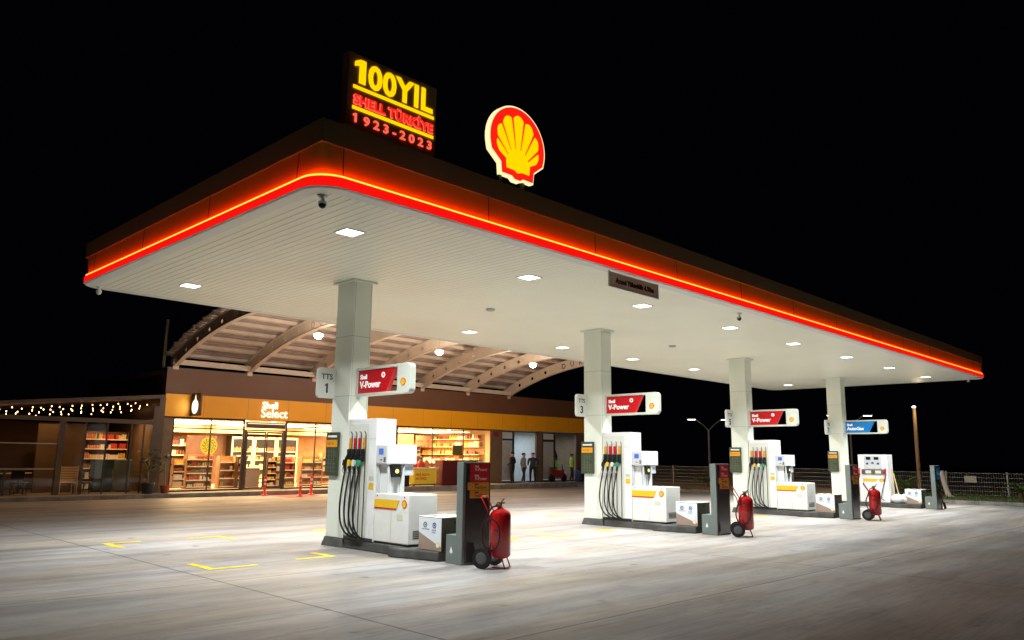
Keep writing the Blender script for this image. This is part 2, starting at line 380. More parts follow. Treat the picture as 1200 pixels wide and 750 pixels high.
# ------------------------------------------------------------------ scallop emblem polygons
def pecten(b, ctr, rv, uv, s, depth, mats, edge=None, box=0):
    """mats idx: 0 red, 1 yellow, 2 edge. flat layered plates facing rv x uv"""
    rv, uv = Vector(rv), Vector(uv); nv = rv.cross(uv); c = Vector(ctr)
    def P(x, y, z): return c+rv*x*s+uv*y*s+nv*z
    def plate(pts, z0, z1, mi, mside=None):
        n = len(pts); b.cur = mi; b.poly([P(x, y, z1) for x, y in pts])
        b.cur = mi if mside is None else mside
        for i in range(n):
            a, d = pts[i], pts[(i+1) % n]; b.poly([P(*a, z0), P(*d, z0), P(*d, z1), P(*a, z1)])
        b.poly([P(x, y, z0) for x, y in pts][::-1])
    o = [(.60, -.62), (.94, -.36)]
    o += [(math.cos(R(a)), math.sin(R(a))*.98) for a in range(-16, 197, 6)]
    o += [(-.94, -.36), (-.60, -.62), (-.57, -.90), (-.20, -.90), (-.10, -.97), (.10, -.97), (.20, -.90), (.57, -.90)]
    if box:
        o2 = [(x*1.05, y*1.05) for x, y in o]
        plate(o2, -box, 0, 2)
        plate(o, 0.0005, depth, 0)
    else: plate(o, 0, depth, 0)
    z1 = depth+.0006 if box else depth*.5
    pz = -.72
    rr = .79
    for k_ in range(7):
        ac = 90+(k_-3)*18.5; hw = 7.6 if abs(k_-3) < 3 else 7.0
        pts = [(0, pz)]
        for t in (-1, -.85, -.4, 0, .4, .85, 1):
            a = R(ac+hw*t); bulge = 1-.06*t*t
            # distance from pivot to outer ellipse
            dx, dy = math.cos(a), math.sin(a); lo_, hi = 0, 2.5 # march to the inner ellipse
            for _ in range(24):
                md = (lo_+hi)/2; x_, y_ = md*dx, pz+md*dy
                if (x_/.80)**2+(y_/.79)**2 < 1 or md < .25: lo_ = md
                else: hi = md
            pts.append((lo_*bulge*dx, pz+lo_*bulge*dy))
        plate(pts, depth, z1+.004+.0002*k_, 1)
    plate([(-.42, -.74), (-.14, -.74), (0, -.80), (.14, -.74), (.42, -.74), (.44, -.50), (.30, -.25), (0, -.12), (-.30, -.25), (-.44, -.50)], depth, z1+.006, 1)
    b.cur = 0

# roof signs
em_y = emi('sign_yellow_glow', (1, .62, .0), 1.15); em_r = emi('sign_red_glow', (1, .012, .006), 1.1); em_w = emi('sign_edge_glow', (1, .9, .45), 1.1)
em_pink = emi('neon_red_outline', (1, .10, .06), 1.5)
t = thing('scallop_emblem_sign', 'glowing red and yellow scallop emblem standing on the canopy edge', 'sign', (3.95, .42, Hc+.93))
b = MB(); pecten(b, (4.02, .30, 7.02), (1, 0, 0), (0, 0, 1), .66, .012, None, box=.095); b.build('emblem', [em_r, em_y, em_w], t)
for dx in (-.28, .28): mb((3.95+dx-.03, 3.95+dx+.03, .36, .42, Hc+.925, 6.42)).build('support', frame, t)
t = thing('anniversary_sign', 'tall brown board with lit 100 YIL lettering on the canopy corner', 'sign', (1.35, .3, Hc+.93))
X0, X1, Z0, Z1, YF = .56, 2.19, 6.28, 7.38, .30
mb((X0, X1, YF, YF+.14, Z0, Z1)).build('board', mat('sign_board_brown', (.60, .36, .18), .6, var=.1), t, bevel=.008)
for xx in (X0+.3, X1-.3): mb((xx-.025, xx+.025, YF+.04, YF+.1, Hc+.925, Z0)).build('support', frame, t)
def fit_text(b, s, x0, x1, z0, h, y, bold=0, space=1):
    k = len(b.v); b.text(s, h*1.38, (0, y, z0), (1, 0, 0), (0, 0, 1), .012, bold, space=space)
    xs_ = [v[0] for v in b.v[k:]]; zs = [v[2] for v in b.v[k:]]; a, c = min(xs_), max(xs_); e, f = z0, max(zs)
    for i in range(k, len(b.v)):
        v = b.v[i]; b.v[i] = (x0+(v[0]-a)/(c-a)*(x1-x0), v[1], z0+(v[2]-e)/(f-e)*h)
yf = YF-.008
b = MB(); fit_text(b, '00YIL', X0+.345, X1-.08, 6.945, .36, yf, .016, space=1.06); b.prism([(X0+.19, 6.945), (X0+.30, 6.945), (X0+.30, 7.305), (X0+.20, 7.305), (X0+.11, 7.25), (X0+.11, 7.18), (X0+.19, 7.21)], yf-.006, yf+.006, 'y'); b.build('yellow_lettering', em_y, t)
b = MB(); b.box(X0+.1, X1-.05, yf-.004, yf+.006, 6.845, 6.895); b.build('upper_bar', em_y, t)
b = MB(); b.box(X0+.1, X1-.05, yf-.004, yf+.006, 6.53, 6.58); b.build('lower_bar', em_y, t)
b = MB(); fit_text(b, 'SHELL TÜRKİYE', X0+.11, X1-.06, 6.613, .20, yf, .014); b.build('outline_lettering', em_pink, t)
b = MB(); fit_text(b, 'SHELL TÜRKİYE', X0+.122, X1-.072, 6.62, .185, yf-.012, .004); b.build('red_lettering', em_r, t)
b = MB(); fit_text(b, '9 2 3 - 2 0 2 3', X0+.30, X1-.08, 6.345, .13, yf, .003); b.prism([(X0+.15, 6.345), (X0+.18, 6.345), (X0+.18, 6.475), (X0+.155, 6.475), (X0+.12, 6.455), (X0+.12, 6.43), (X0+.15, 6.44)], yf-.006, yf+.006, 'y'); b.build('year_text', em_pink, t)

# height plate
pm = bpy.data.materials.new('translucent_plate'); pm.use_nodes = True; n = pm.node_tree; n.nodes.clear()
po = n.nodes.new('ShaderNodeOutputMaterial'); a_ = n.nodes.new('ShaderNodeBsdfDiffuse'); a_.inputs[0].default_value = (.35, .30, .27, 1); b_ = n.nodes.new('ShaderNodeBsdfTranslucent'); b_.inputs[0].default_value = (.62, .50, .44, 1)
mx_ = n.nodes.new('ShaderNodeMixShader'); mx_.inputs[0].default_value = .6; n.links.new(a_.outputs[0], mx_.inputs[1]); n.links.new(b_.outputs[0], mx_.inputs[2]); n.links.new(mx_.outputs[0], po.inputs[0])
t = thing('height_limit_plate', 'dark plate with height warning hanging from the canopy edge', 'sign', (6.97, .02, Hc))
mb((6.19, 7.76, .0, .006, 4.86, 5.13)).build('plate', pm, t)
mb((6.19, 7.76, -.002, .031, 4.845, 4.859), (6.175, 6.189, -.002, .031, 4.845, 5.15), (7.761, 7.775, -.002, .031, 4.845, 5.15)).build('frame', white, t)
b = MB(); fit_text(b, 'Azami Yükseklik 4.90m', 6.36, 7.6, 4.94, .1, -.004, .004); b.build('lettering', mat('faded_red_ink', (.08, .01, .01), .6), t)

# dome cameras
def dome(x, y, label):
    t = thing('dome_camera', label, 'camera', (x, y, Hc), 'security cameras under the canopy')
    b = MB(); b.lathe((x, y, Hc), [(.07, -.001), (.07, -.02), (.025, -.03), (.025, -.08), (.055, -.09), (.058, -.125)]); b.build('mount', white, t)
    b = MB(); b.lathe((x, y, Hc), [(.052, -.125), (.05, -.15), (.036, -.172), (.01, -.185)]); b.build('lens_dome', dark if y < 1 else white, t)
dome(.36, .44, 'black dome camera under the canopy corner nearest the logo signs')
dome(.34, 9.12, 'small white camera at the far end of the short canopy edge')
dome(11.87, .46, 'dark dome camera midway along the lit canopy edge')
dome(31.3, .55, 'small camera under the far tip of the canopy edge')
for x, y, lab in ((7.58, 4.61, 'small round detector on the canopy ceiling between the first two columns'), (15.47, 4.66, 'small round detector on the canopy ceiling between the second and third columns')):
    b = MB(); b.lathe((x, y, Hc), [(.11, .0), (.11, -.03), (.08, -.05)]); tag(b.build('ceiling_detector', pumpg), lab, 'detector')

# ------------------------------------------------------------------ per-island objects
CX = [3.588, 11.54, 19.50, 27.6]
CY, CW, CD = 4.385, .44, .60
def at_island(o, i, label, group): 
    c = o if i == 0 else copy_tree(o, (CX[i]-CX[0], 0, 0))
    tag(c, label); c['group'] = group; return c
x0 = CX[0]
nth = ['first', 'second', 'third', 'fourth']
TTS = ['1', '3', '5', '7']

# columns
t = thing('canopy_column', '', 'column', (x0+.22, CY+.3, 0))
mb((x0, x0+CW, CY, CY+CD, .165, Hc-.03)).build('shaft', colm, t, bevel=.012)
mb((x0-.07, x0+CW+.07, CY-.07, CY+CD+.07, Hc-.045, Hc-.001)).build('capital', colm, t, bevel=.008)
b = MB()
for z in (2.86, 4.05): b.box(x0-.002, x0+CW+.002, CY-.002, CY+CD+.002, z, z+.008)
b.box(x0+.03, x0+.036, CY-.002, CY+.01, .2, Hc-.05); b.box(x0+CW-.036, x0+CW-.03, CY-.002, CY+.01, .2, Hc-.05)
b.build('cladding_joint', mat('joint_grey', (.40, .41, .38), .6), t)
b = MB(); o0 = [(x0-.06, CY-.06), (x0+CW+.06, CY-.06), (x0+CW+.06, CY+CD+.06), (x0-.06, CY+CD+.06)]; o1 = [(x0-.015, CY-.015), (x0+CW+.015, CY-.015), (x0+CW+.015, CY+CD+.015), (x0-.015, CY+CD+.015)]
b.add([(x, y, 0) for x, y in o0]+[(x, y, .168) for x, y in o1], [(0, 1, 5, 4), (1, 2, 6, 5), (2, 3, 7, 6), (3, 0, 4, 7), (4, 5, 6, 7)])
b.build('plinth', curb, t, bevel=.012)
for i in range(4): at_island(t, i, 'square white column carrying the TTS %s sign' % TTS[i] if i < 2 else ['', '', 'square white column beside the third red canopy sign', 'square white column beside the blue sign'][i], 'columns holding up the canopy')

# islands
t = thing('pump_island', '', 'island', (x0+.3, 3, 0))
b = MB(); b.prism([(x0-.01, 2.55), (x0+.84, 2.55), (x0+.84, 4.32), (x0-.01, 4.32)], 0, .165, 'z'); b.build('straight_curb', curb, t, bevel=.02)
b = MB(); b.prism([(x0-.06, 2.02), (x0+.02, 1.62), (x0+.80, 1.62), (x0+.92, 2.0), (x0+.98, 2.7), (x0-.2, 2.7), (x0-.2, 2.55)], 0, .16, 'z'); b.build('rounded_end', curb, t, bevel=.025)
for i in range(4): at_island(t, i, 'low dark concrete island under the %s' % ['pump nearest the camera', 'pump beside the TTS 3 column', 'pump of the third column', 'tall autogas dispenser'][i], 'raised concrete pump islands')

# fuel dispenser
t = thing('fuel_dispenser', '', 'fuel pump', (x0+.25, 3.5, .165))
z0 = .168
mb((x0+.0, x0+.45, 3.44, 4.36, z0, 2.40)).build('tower', pumpw, t, bevel=.012)
b = MB(); b.box(x0-.006, x0+.002, 3.66, 4.33, .22, 2.30); b.build('hose_panel', mat('hose_panel_white', (.70, .72, .66), .35), t)
mb((x0-.012, x0+.0, 3.445, 4.355, z0, z0+.06)).build('base_strip', dark, t)
cab = mb((x0+.02, x0+.66, 2.43, 3.438, z0+.03, 1.045)).build('lower_cabinet', mat('cabinet_white', (.78, .79, .76), .32, var=.05), t, bevel=.015)
mb((x0+.05, x0+.63, 2.46, 3.44, z0, z0+.03)).build('cabinet_foot', dark, t)
mb((x0+.64, x0+.664, 2.45, 3.40, z0+.04, 1.0)).build('grey_side', pumpg, t)
b = MB(); b.prism([(3.44, .80), (3.44, .94), (2.70, .94), (2.78, .80)], x0+.0175, x0+.012, 'x'); b.build('yellow_stripe', yelsign, cab)
b = MB(); b.prism([(3.44, .775), (3.44, .80), (2.78, .80), (2.795, .775)], x0+.0175, x0+.0118, 'x'); b.build('red_stripe', redsign, cab)
b = MB(); pecten(b, (x0+.0175, 2.56, .88), (0, -1, 0), (0, 0, 1), .072, .004, None); b.build('emblem', [mat('emblem_red', (.65, .06, .02), .4), yelsign, white], cab)
for yy in (3.36, 2.56):
    b = MB(); b.cyl((x0+.018, yy, 1.0), (x0+.012, yy, 1.0), .012, 10); b.build('lock', dark, cab)
hd = mb((x0+.0, x0+.68, 3.08, 3.437, 1.56, 1.92)).build('display_head', pumpw, t, bevel=.015)
b = MB(); b.box(x0-.004, x0+.002, 3.11, 3.42, 1.585, 1.895); b.build('screen_bezel', mat('bezel_grey', (.58, .60, .62), .35), hd)
b = MB(); b.box(x0-.007, x0-.003, 3.2, 3.34, 1.735, 1.845); b.build('screen', mat('pump_screen', (.02, .05, .2), .2, emit=.6, ec=(.12, .25, .8)), hd)
b = MB()
for r_ in range(3):
    for c2 in range(2): b.box(x0-.008, x0-.003, 3.13+c2*.03, 3.153+c2*.03, 1.605+r_*.03, 1.628+r_*.03)
b.build('keypad', dark, hd)
b = MB(); b.box(x0-.007, x0-.003, 3.24, 3.29, 1.63, 1.65); b.build('slot', dark, hd)
mb((x0+.36, x0+.64, 3.13, 3.43, 1.36, 1.558)).build('head_bracket', mat('bracket_lilac', (.62, .66, .78), .35), t, bevel=.01)
b = MB(); b.box(x0-.0025, x0+.001, 3.445, 3.655, 2.02, 2.026); b.build('tower_seam', mat('joint_grey', (1, 1, 1)), t)
b = MB(); b.box(x0+.05, x0+.40, 3.437, 3.4395, 2.10, 2.106); b.build('front_seam', mat('joint_grey', (1, 1, 1)), t)
b = MB(); b.box(x0+.0172, x0+.021, 2.93, 2.936, .22, .76); b.build('door_seam', mat('joint_grey', (1, 1, 1)), cab)
b = MB(); b.box(x0+.016, x0+.021, 2.60, 2.76, .60, .70); b.build('approval_sticker', mat('sticker_pale', (.6, .62, .5), .4), cab)
for q in range(5): b = MB(); b.box(x0+.12, x0+.52, 2.4275, 2.431, .30+q*.03, .31+q*.03); b.build('vent_slot', dark, cab)
b = MB(); b.box(x0-.0025, x0+.001, 3.48, 3.62, 1.10, 1.22); b.build('hazard_sticker', yelsign, t)
b = MB(); b.box(x0-.0025, x0+.001, 3.48, 3.62, 1.26, 1.34); b.build('notice_sticker', mat('sticker_pale', (1, 1, 1)), t)
cr = mb((x0+.12, x0+.30, 3.06, 3.2, 1.33, 1.557)).build('card_reader', dark, t, bevel=.01)
b = MB(); b.cyl((x0+.21, 3.058, 1.44), (x0+.21, 3.05, 1.44), .04, 14); b.build('reader_light', emi('reader_yellow', (1, .85, .25), 1.6), cr)
b = MB()
for yy in (3.10, 3.40): b.prism([(x0+.04, 1.05), (x0+.16, 1.05), (x0+.06, 1.56), (x0+.04, 1.56)] , yy, yy+.03, 'y'); b.prism([(x0+.42, 1.05), (x0+.30, 1.05), (x0+.40, 1.56), (x0+.42, 1.56)], yy, yy+.03, 'y')
b.build('curved_support', mat('support_grey', (.62, .65, .66), .3), t)
mb((x0+.10, x0+.40, 3.20, 3.438, 1.046, 1.559)).build('neck', pumpw, t)
ny = [4.25, 4.10, 3.95, 3.80]; covers = [dark, yelsign, mat('nozzle_white', (.75, .75, .72), .4), mat('nozzle_green', (.02, .35, .16), .4)]
labs = [orsign, redsign, redsign, orsign]
for j, yy in enumerate(ny):
    rt = MB(); rt.tube([(x0-.03, yy-.07, .2), (x0-.03, yy-.07, 2.10), (x0-.045, yy-.07, 2.15), (x0-.07, yy-.075, 2.155)], .010, 6)
    rt.build('retractor_rod', mat('rod_grey', (.12, .13, .13), .4, metal=.5), t)
    b = MB(); b.box(x0-.022, x0-.0065, yy-.042, yy+.042, 1.84, 2.04); lb = b.build('grade_label', labs[j], t, bevel=.004)
    b = MB(); b.text('V' if j in (1, 2) else 'F', .06, (x0-.0225, yy+.02, 1.90), (0, -1, 0), (0, 0, 1), .003); b.build('label_letter', btext, lb)
    b = MB(); b.box(x0-.06, x0-.0065, yy-.05, yy+.05, 1.60, 1.835); bo = b.build('nozzle_boot', dark, t, bevel=.012)
    nz = MB(); nz.tube([(x0-.055, yy, 1.74), (x0-.09, yy-.005, 1.66), (x0-.115, yy+.01, 1.54), (x0-.10, yy+.02, 1.42)], [.022, .034, .036, .026], 8)
    nz.cur = 1; nz.rot_box((x0-.125, yy+.005, 1.575), (.05, .07, .11), rx=.2)
    nz.cur = 2; nz.tube([(x0-.07, yy-.02, 1.68), (x0-.04, yy-.03, 1.72), (x0-.03, yy-.03, 1.77)], .010, 6)
    nz.cur = 2; nz.tube([(x0-.15, yy+.01, 1.5), (x0-.155, yy+.03, 1.43), (x0-.11, yy+.03, 1.36)], .008, 5)
    nz.build('nozzle', [black, covers[j], chrome], t)
    h = MB(); pts = []
    ye = yy-.30 if j < 3 else yy-.17
    P0, P1, P2, P3 = Vector((x0-.10, yy+.02, 1.42)), Vector((x0-.10, yy+.20, .78)), Vector((x0-.12, yy+.22, .30)), Vector((x0-.05, ye+.06, .215))
    for q in range(19):
        u = q/18; pts.append(P0*(1-u)**3+P1*3*u*(1-u)**2+P2*3*u*u*(1-u)+P3*u**3)
    h.tube(pts, .017, 8); h.build('hose', black, t)
plabs = ['white fuel pump with four hoses beside the TTS 1 column', 'white fuel pump with four hoses beside the TTS 3 column', 'white fuel pump with four hoses beside the third column']
for i in range(3): at_island(t, i, plabs[i], 'fuel pumps on the islands')

# column price panel
t = thing('price_panel', '', 'sign', (x0, 4.85, 1.3))
mb((x0-.045, x0-.0015, 4.63, 5.06, 1.32, 2.16)).build('casing', mat('panel_green_grey', (.06, .075, .045), .3, var=.1), t, bevel=.008)
b = MB(); b.box(x0-.050, x0-.0455, 4.66, 5.03, 1.87, 2.01); yp = b.build('yellow_header', orsign, t)
b = MB(); b.text('SELF 24', .07, (x0-.0503, 5.0, 1.915), (0, -1, 0), (0, 0, 1), .003); b.build('lettering', rtext, yp)
b = MB(); b.text('PRICES', .065, (x0-.046, 5.0, 2.06), (0, -1, 0), (0, 0, 1), .003)
b.v = []; b.f = []; b.m = []; b.sm = []
b.box(x0-.049, x0-.0455, 4.68, 5.0, 2.06, 2.10); b.build('header_line', wtext, t)
b = MB()
for q in range(6): b.box(x0-.048, x0-.0455, 4.665, 5.025, 1.40+q*.075, 1.404+q*.075)
for q in range(3): b.box(x0-.0478, x0-.0455, 4.76+q*.09, 4.764+q*.09, 1.38, 1.84)
b.build('grid_lines', mat('grid_grey', (.25, .27, .2), .5), t)
for i in range(4): at_island(t, i, 'dark price panel with yellow header on the %s column' % ['TTS 1', 'TTS 3', 'third', 'blue-signed fourth'][i], 'price panels on the columns')

# brand arm sign and lane number sign
XS = x0+.20
def arm_sign(i):
    dx = CX[i]-x0; X = XS+dx
    blue = i == 3
    t = thing('canopy_arm_sign', ['red and white sign arm on the TTS 1 column', 'red and white sign arm on the TTS 3 column', 'red and white sign arm on the third column', 'blue and white sign arm on the fourth column'][i], 'sign', (X, 4.4, 2.85), 'illuminated sign arms on the columns' if not blue else None)
    fr = MB(); y1, y0_, za, zb = 4.382, 2.68, 2.85, 3.41
    out = rrect(y0_, y1, za, zb, .09, (1, 0, 0, 1)); 
    inn = [(3.06, za+.06), (y1-.05, za+.06), (y1-.05, zb-.06), (3.06, zb-.06)]
    # frame: top bar, bottom bar, column-side bar, rounded end panel
    fr.box(X-.07, X+.07, 3.06, y1, za, za+.055); fr.box(X-.07, X+.07, 3.06, y1, zb-.055, zb); fr.box(X-.07, X+.07, y1-.05, y1, za+.055, zb-.055)
    fr.prism(rrect(y0_, 3.0599, za, zb, .09, (1, 0, 0, 1)), X-.07, X+.07, 'x')
    f = fr.build('frame', mat('sign_frame_white', (.62, .65, .58), .3), t, bevel=.008)
    p = MB(); yb, yt = 3.42, 3.18
    p.prism([(y1-.051, za+.056), (yb, za+.056), (yt, zb-.056), (y1-.051, zb-.056)], X-.045, X+.045, 'x')
    p = p.build('colour_panel', bluesign if blue else redsign, t)
    b = MB(); b.text('Shell', .12, (X-.047, 4.27, 3.185), (0, -1, 0), (0, 0, 1), .006, .004); b.text('AutoGas' if blue else 'V-Power', .185, (X-.047, 4.27, 3.01), (0, -1, 0), (0, 0, 1), .006, .005); 
    b.build('lettering', mat('lit_white_lettering', (.9, .9, .9), .4, emit=.35, ec=(1, 1, 1)), p)
    if not blue:
        b = MB(); b.lathe((X-.05, 3.52, 3.23), [(.055, .004), (.055, -.004), (.026, -.004), (.026, .004)], 16, 'x', False); b.build('ring_mark', mat('lit_white_lettering', (1, 1, 1)), p)
    b = MB(); pecten(b, (X-.0705, 2.87, 3.06), (0, -1, 0), (0, 0, 1), .075, .005, None); b.build('emblem', [mat('emblem_red', (1, 0, 0)), yelsign, white], f)
    return t
for i in range(4): arm_sign(i)
for i in range(4):
    dx = CX[i]-x0; X = XS+dx
    t = thing('lane_number_sign', 'rounded white lane sign %s' % ['reading TTS 1 on the first column', 'reading TTS 3 on the second column', 'on the third column', 'on the blue-signed fourth column'][i], 'sign', (CX[i]-.2, 4.95, 2.83), 'lane number signs on the columns')
    xa, xb = CX[i]-.40, CX[i]-.002
    b = MB(); b.prism(rrect(xa, xb, 2.83, 3.43, .07, (1, 0, 0, 1)), 4.90, 4.98, 'y'); b.build('plate', mat('lane_plate', (.74, .76, .72), .3), t, bevel=.006)
    b = MB(); b.text('TTS', .155, ((xa+xb)/2, 4.898, 3.20), (1, 0, 0), (0, 0, 1), .005, .002, 'CENTER')
    if TTS[i] == '1': b.prism([(xa+.185, 2.93), (xa+.225, 2.93), (xa+.225, 3.12), (xa+.195, 3.12), (xa+.155, 3.085), (xa+.155, 3.06), (xa+.185, 3.075)], 4.895, 4.899, 'y')
    else: b.text(TTS[i], .27, ((xa+xb)/2, 4.898, 2.925), (1, 0, 0), (0, 0, 1), .005, .008, 'CENTER')
    b.build('lettering', btext, t)

# service totem
def totem(i):
    xx = CX[i]+.02; blue = i == 3
    t = thing('service_totem', ['tall grey totem in front of the first pump island', 'tall grey totem between the second pump and its extinguisher', 'tall grey totem at the third pump island', 'slim grey totem with blue panel at the far island'][i], 'totem', (xx+.3, 1.1, 0), 'grey totems at the island ends')
    mb((xx, xx+.62, 1.045, 1.2, .0, 1.63)).build('casing', grey, t, bevel=.008)
    mb((xx+.06, xx+.60, 1.036, 1.0445, .03, 1.60)).build('dark_front', gloss, t)
    sb = mb((xx+.03, xx+.55, 1.201, 1.47, 0, .455)).build('side_box', grey, t, bevel=.008)
    b = MB(); b.cyl((xx+.3, 1.33, .455), (xx+.3, 1.33, .49), .035, 10); b.build('cap', chrome, sb)
    b = MB(); b.prism([(1.375, .17), (1.335, .27), (1.295, .17), (1.315, .19), (1.335, .145), (1.355, .19)], xx+.029, xx+.024, 'x'); b.build('white_mark', wtext, sb)
    rows = [(1.45, 1.60, 'V-Power', redsign, wtext), (1.305, 1.447, 'V-Power', redsign, wtext), (1.175, 1.30, 'FuelSave', orsign, btext), (1.045, 1.17, 'FuelSave', orsign, btext)] if not blue else [(1.10, 1.56, 'AutoGas', bluesign, wtext)]
    for j, (a, c, s, m1, m2) in enumerate(rows):
        xa = xx+.14 if j != 2 else xx+.09
        b = MB(); b.box(xa, xx+.57, 1.030, 1.0358, a, c); pn = b.build('grade_panel', m1, t)
        b = MB(); h = .045
        zt = (a+c)/2
        b.text('Shell', .045, (xx+.24, 1.0285, zt+.018), (1, 0, 0), (0, 0, 1), .003, .001); b.text(s, .078, (xx+.24, 1.0285, zt-.042), (1, 0, 0), (0, 0, 1), .003); b.build('lettering', m2, pn)
        if j in (1, 3): mb((xx+.085, xx+.12, 1.012, 1.0355, a-.0, c-.01)).build('holder', dark, t, bevel=.003)
for i in range(4): totem(i)

# wheeled extinguisher
ex, ey = 3.90, .47
EXT0 = len(bpy.data.objects); ext_before = set(bpy.data.objects)
t = thing('wheeled_extinguisher', '', 'fire extinguisher', (ex, ey, 0))
b = MB(); b.lathe((ex, ey, 0), [(.10, .15), (.145, .17), (.168, .20), (.168, .80), (.158, .84), (.12, .88), (.06, .905), (.045, .93)], 24); cy = b.build('cylinder', redp, t)
b = MB(); b.cyl((ex, ey, .925), (ex, ey, .99), .025, 12); b.tube([(ex, ey, .98), (ex+.03, ey-.03, 1.02), (ex+.08, ey-.04, 1.07)], .012, 6); b.tube([(ex-.06, ey, 1.0), (ex+.07, ey, 1.0)], .014, 8); b.cyl((ex-.03, ey-.04, .96), (ex-.03, ey-.075, .96), .03, 12); b.build('valve', mat('brass_dark', (.28, .18, .1), .35, metal=.6), t)
b = MB(); hx = ex-.26
b.tube([(ex-.15, ey+.12, .66), (ex-.19, ey+.17, .85), (hx-.06, ey+.19, 1.06), (hx-.05, ey+.15, 1.09), (hx-.01, ey-.13, 1.10), (hx+.0, ey-.17, 1.08), (ex-.14, ey-.15, .86), (ex-.12, ey-.12, .68)], .011, 8)
b.tube([(ex-.13, ey+.09, .72), (ex-.12, ey+.09, .25), (ex-.2, ey+.12, .16)], .012, 6)
b.tube([(ex-.11, ey-.10, .72), (ex-.13, ey-.10, .25), (ex-.2, ey-.12, .16)], .012, 6)
b.build('push_handle', redp, t)
b = MB(); b.tube([(ex-.2, ey-.25, .155), (ex-.2, ey+.25, .155)], .014, 8); b.build('axle', redp, t)
for s in (-1, 1):
    yy = ey+s*.245
    b = MB(); b.lathe((ex-.2, yy-.03, .158), [(.155, 0), (.158, .012), (.158, .048), (.155, .06)], 24, 'y'); wl = b.build('wheel', black, t)
    b = MB(); b.lathe((ex-.2, yy-.034, .158), [(.075, 0), (.095, .004), (.095, .064), (.075, .068)], 14, 'y'); b.build('rim', mat('wheel_hub', (.09, .09, .09), .4), wl)
b = MB(); b.tube([(ex+.06, ey-.10, .2), (ex+.13, ey-.11, .015), (ex+.13, ey+.11, .015), (ex+.06, ey+.10, .2)], .012, 6); b.tube([(ex-.10, ey-.08, .013), (ex+.13, ey-.08, .013)], .010, 6); b.build('stand', redp, t)
b = MB()
pts = []
for q in range(27):
    a = 2*math.pi*q/22+1.9; rr_ = .24+.004*q/26
    lx = rr_*.72*math.cos(a); lz = rr_*1.0*math.sin(a)
    pts.append((ex-.07+lx*.93, ey-.19-lx*.10-.002*q, .52+lz))
pts = [(ex-.03, ey-.075, .96), (ex-.10, ey-.12, .93), (ex-.15, ey-.16, .82)]+pts[3:]
b.tube(pts, .015, 8); b.build('hose', mat('hose_dark_red', (.035, .012, .012), .5), t)
for o_ in set(bpy.data.objects)-ext_before:
    if o_.type == 'MESH': o_.data.transform(Matrix.Rotation(R(-68), 4, 'Z'))
for i, lab in enumerate(['large red wheeled extinguisher beside the first totem', 'red wheeled extinguisher beside the second totem', 'red wheeled extinguisher in front of the autogas dispenser']):
    c_e = at_island(t, i, lab, 'wheeled fire extinguishers'); c_e.rotation_euler.z = R((0, 9, -7)[i])

# waste bins
def wbin(i):
    xx = CX[i]; t = thing('waste_bin', ['white and brown recycling bin on the first pump island', 'white and brown recycling bin on the second pump island', 'white and brown recycling bin on the third pump island', 'white and brown recycling bin beside white bags at the far island'][i], 'bin', (xx+.3, 1.87, .16), 'two-slot bins on the islands')
    body = mb((xx+.05, xx+.62, 1.58, 2.17, .162, .70)).build('body', mat('bin_brown', (.10, .085, .05), .45, var=.1), t, bevel=.006)
    fa = MB(); fa.box(xx+.044, xx+.0495, 1.582, 2.168, .17, .695); fa = fa.build('front_panel', mat('bin_panel_brown', (.33, .24, .19), .4), t)
    b = MB(); b.prism([(2.168, .695), (1.582, .695), (1.582, .23), (2.168, .45)], xx+.0435, xx+.040, 'x'); b.build('white_print', mat('bin_white', (.72, .76, .80), .35), fa)
    for yy, in ((2.0,), (1.76,)):
        b = MB(); b.lathe((xx+.0385, yy, .575), [(.048, .001), (.048, -.002), (.031, -.002), (.031, .001)], 18, 'x', False); b.lathe((xx+.0385, yy, .575), [(.0, 0), (.016, 0), (.016, .003)], 12, 'x'); b.build('round_logo', mat('bin_blue', (.03, .08, .35), .4) if yy < 1.9 else mat('bin_navy', (.08, .12, .2), .4), fa)
    b = MB(); b.text('GERİ DÖNÜŞÜM', .026, (xx+.0385, 2.09, .495), (0, -1, 0), (0, 0, 1), .002); b.text('YAĞ ATIK', .026, (xx+.0385, 1.83, .485), (0, -1, 0), (0, 0, 1), .002); b.text('KUTUSU', .026, (xx+.0385, 1.83, .45), (0, -1, 0), (0, 0, 1), .002); b.build('lettering', mat('bin_ink', (.05, .1, .3), .5), fa)
    b = MB(); pecten(b, (xx+.0395, 1.66, .26), (0, -1, 0), (0, 0, 1), .05, .003, None); b.build('emblem', [yelsign, white, white], fa)
    mb((xx+.04, xx+.63, 1.57, 2.18, .7005, .715)).build('lid', white, t, bevel=.004)
    for yy in (2.0, 1.75): mb((xx+.2, xx+.45, yy-.07, yy+.07, .7155, .7175)).build('slot', dark, t)
    mb((xx+.32, xx+.44, 1.574, 1.579, .60, .645)).build('handle_slot', dark, t)
for i in range(4): wbin(i)

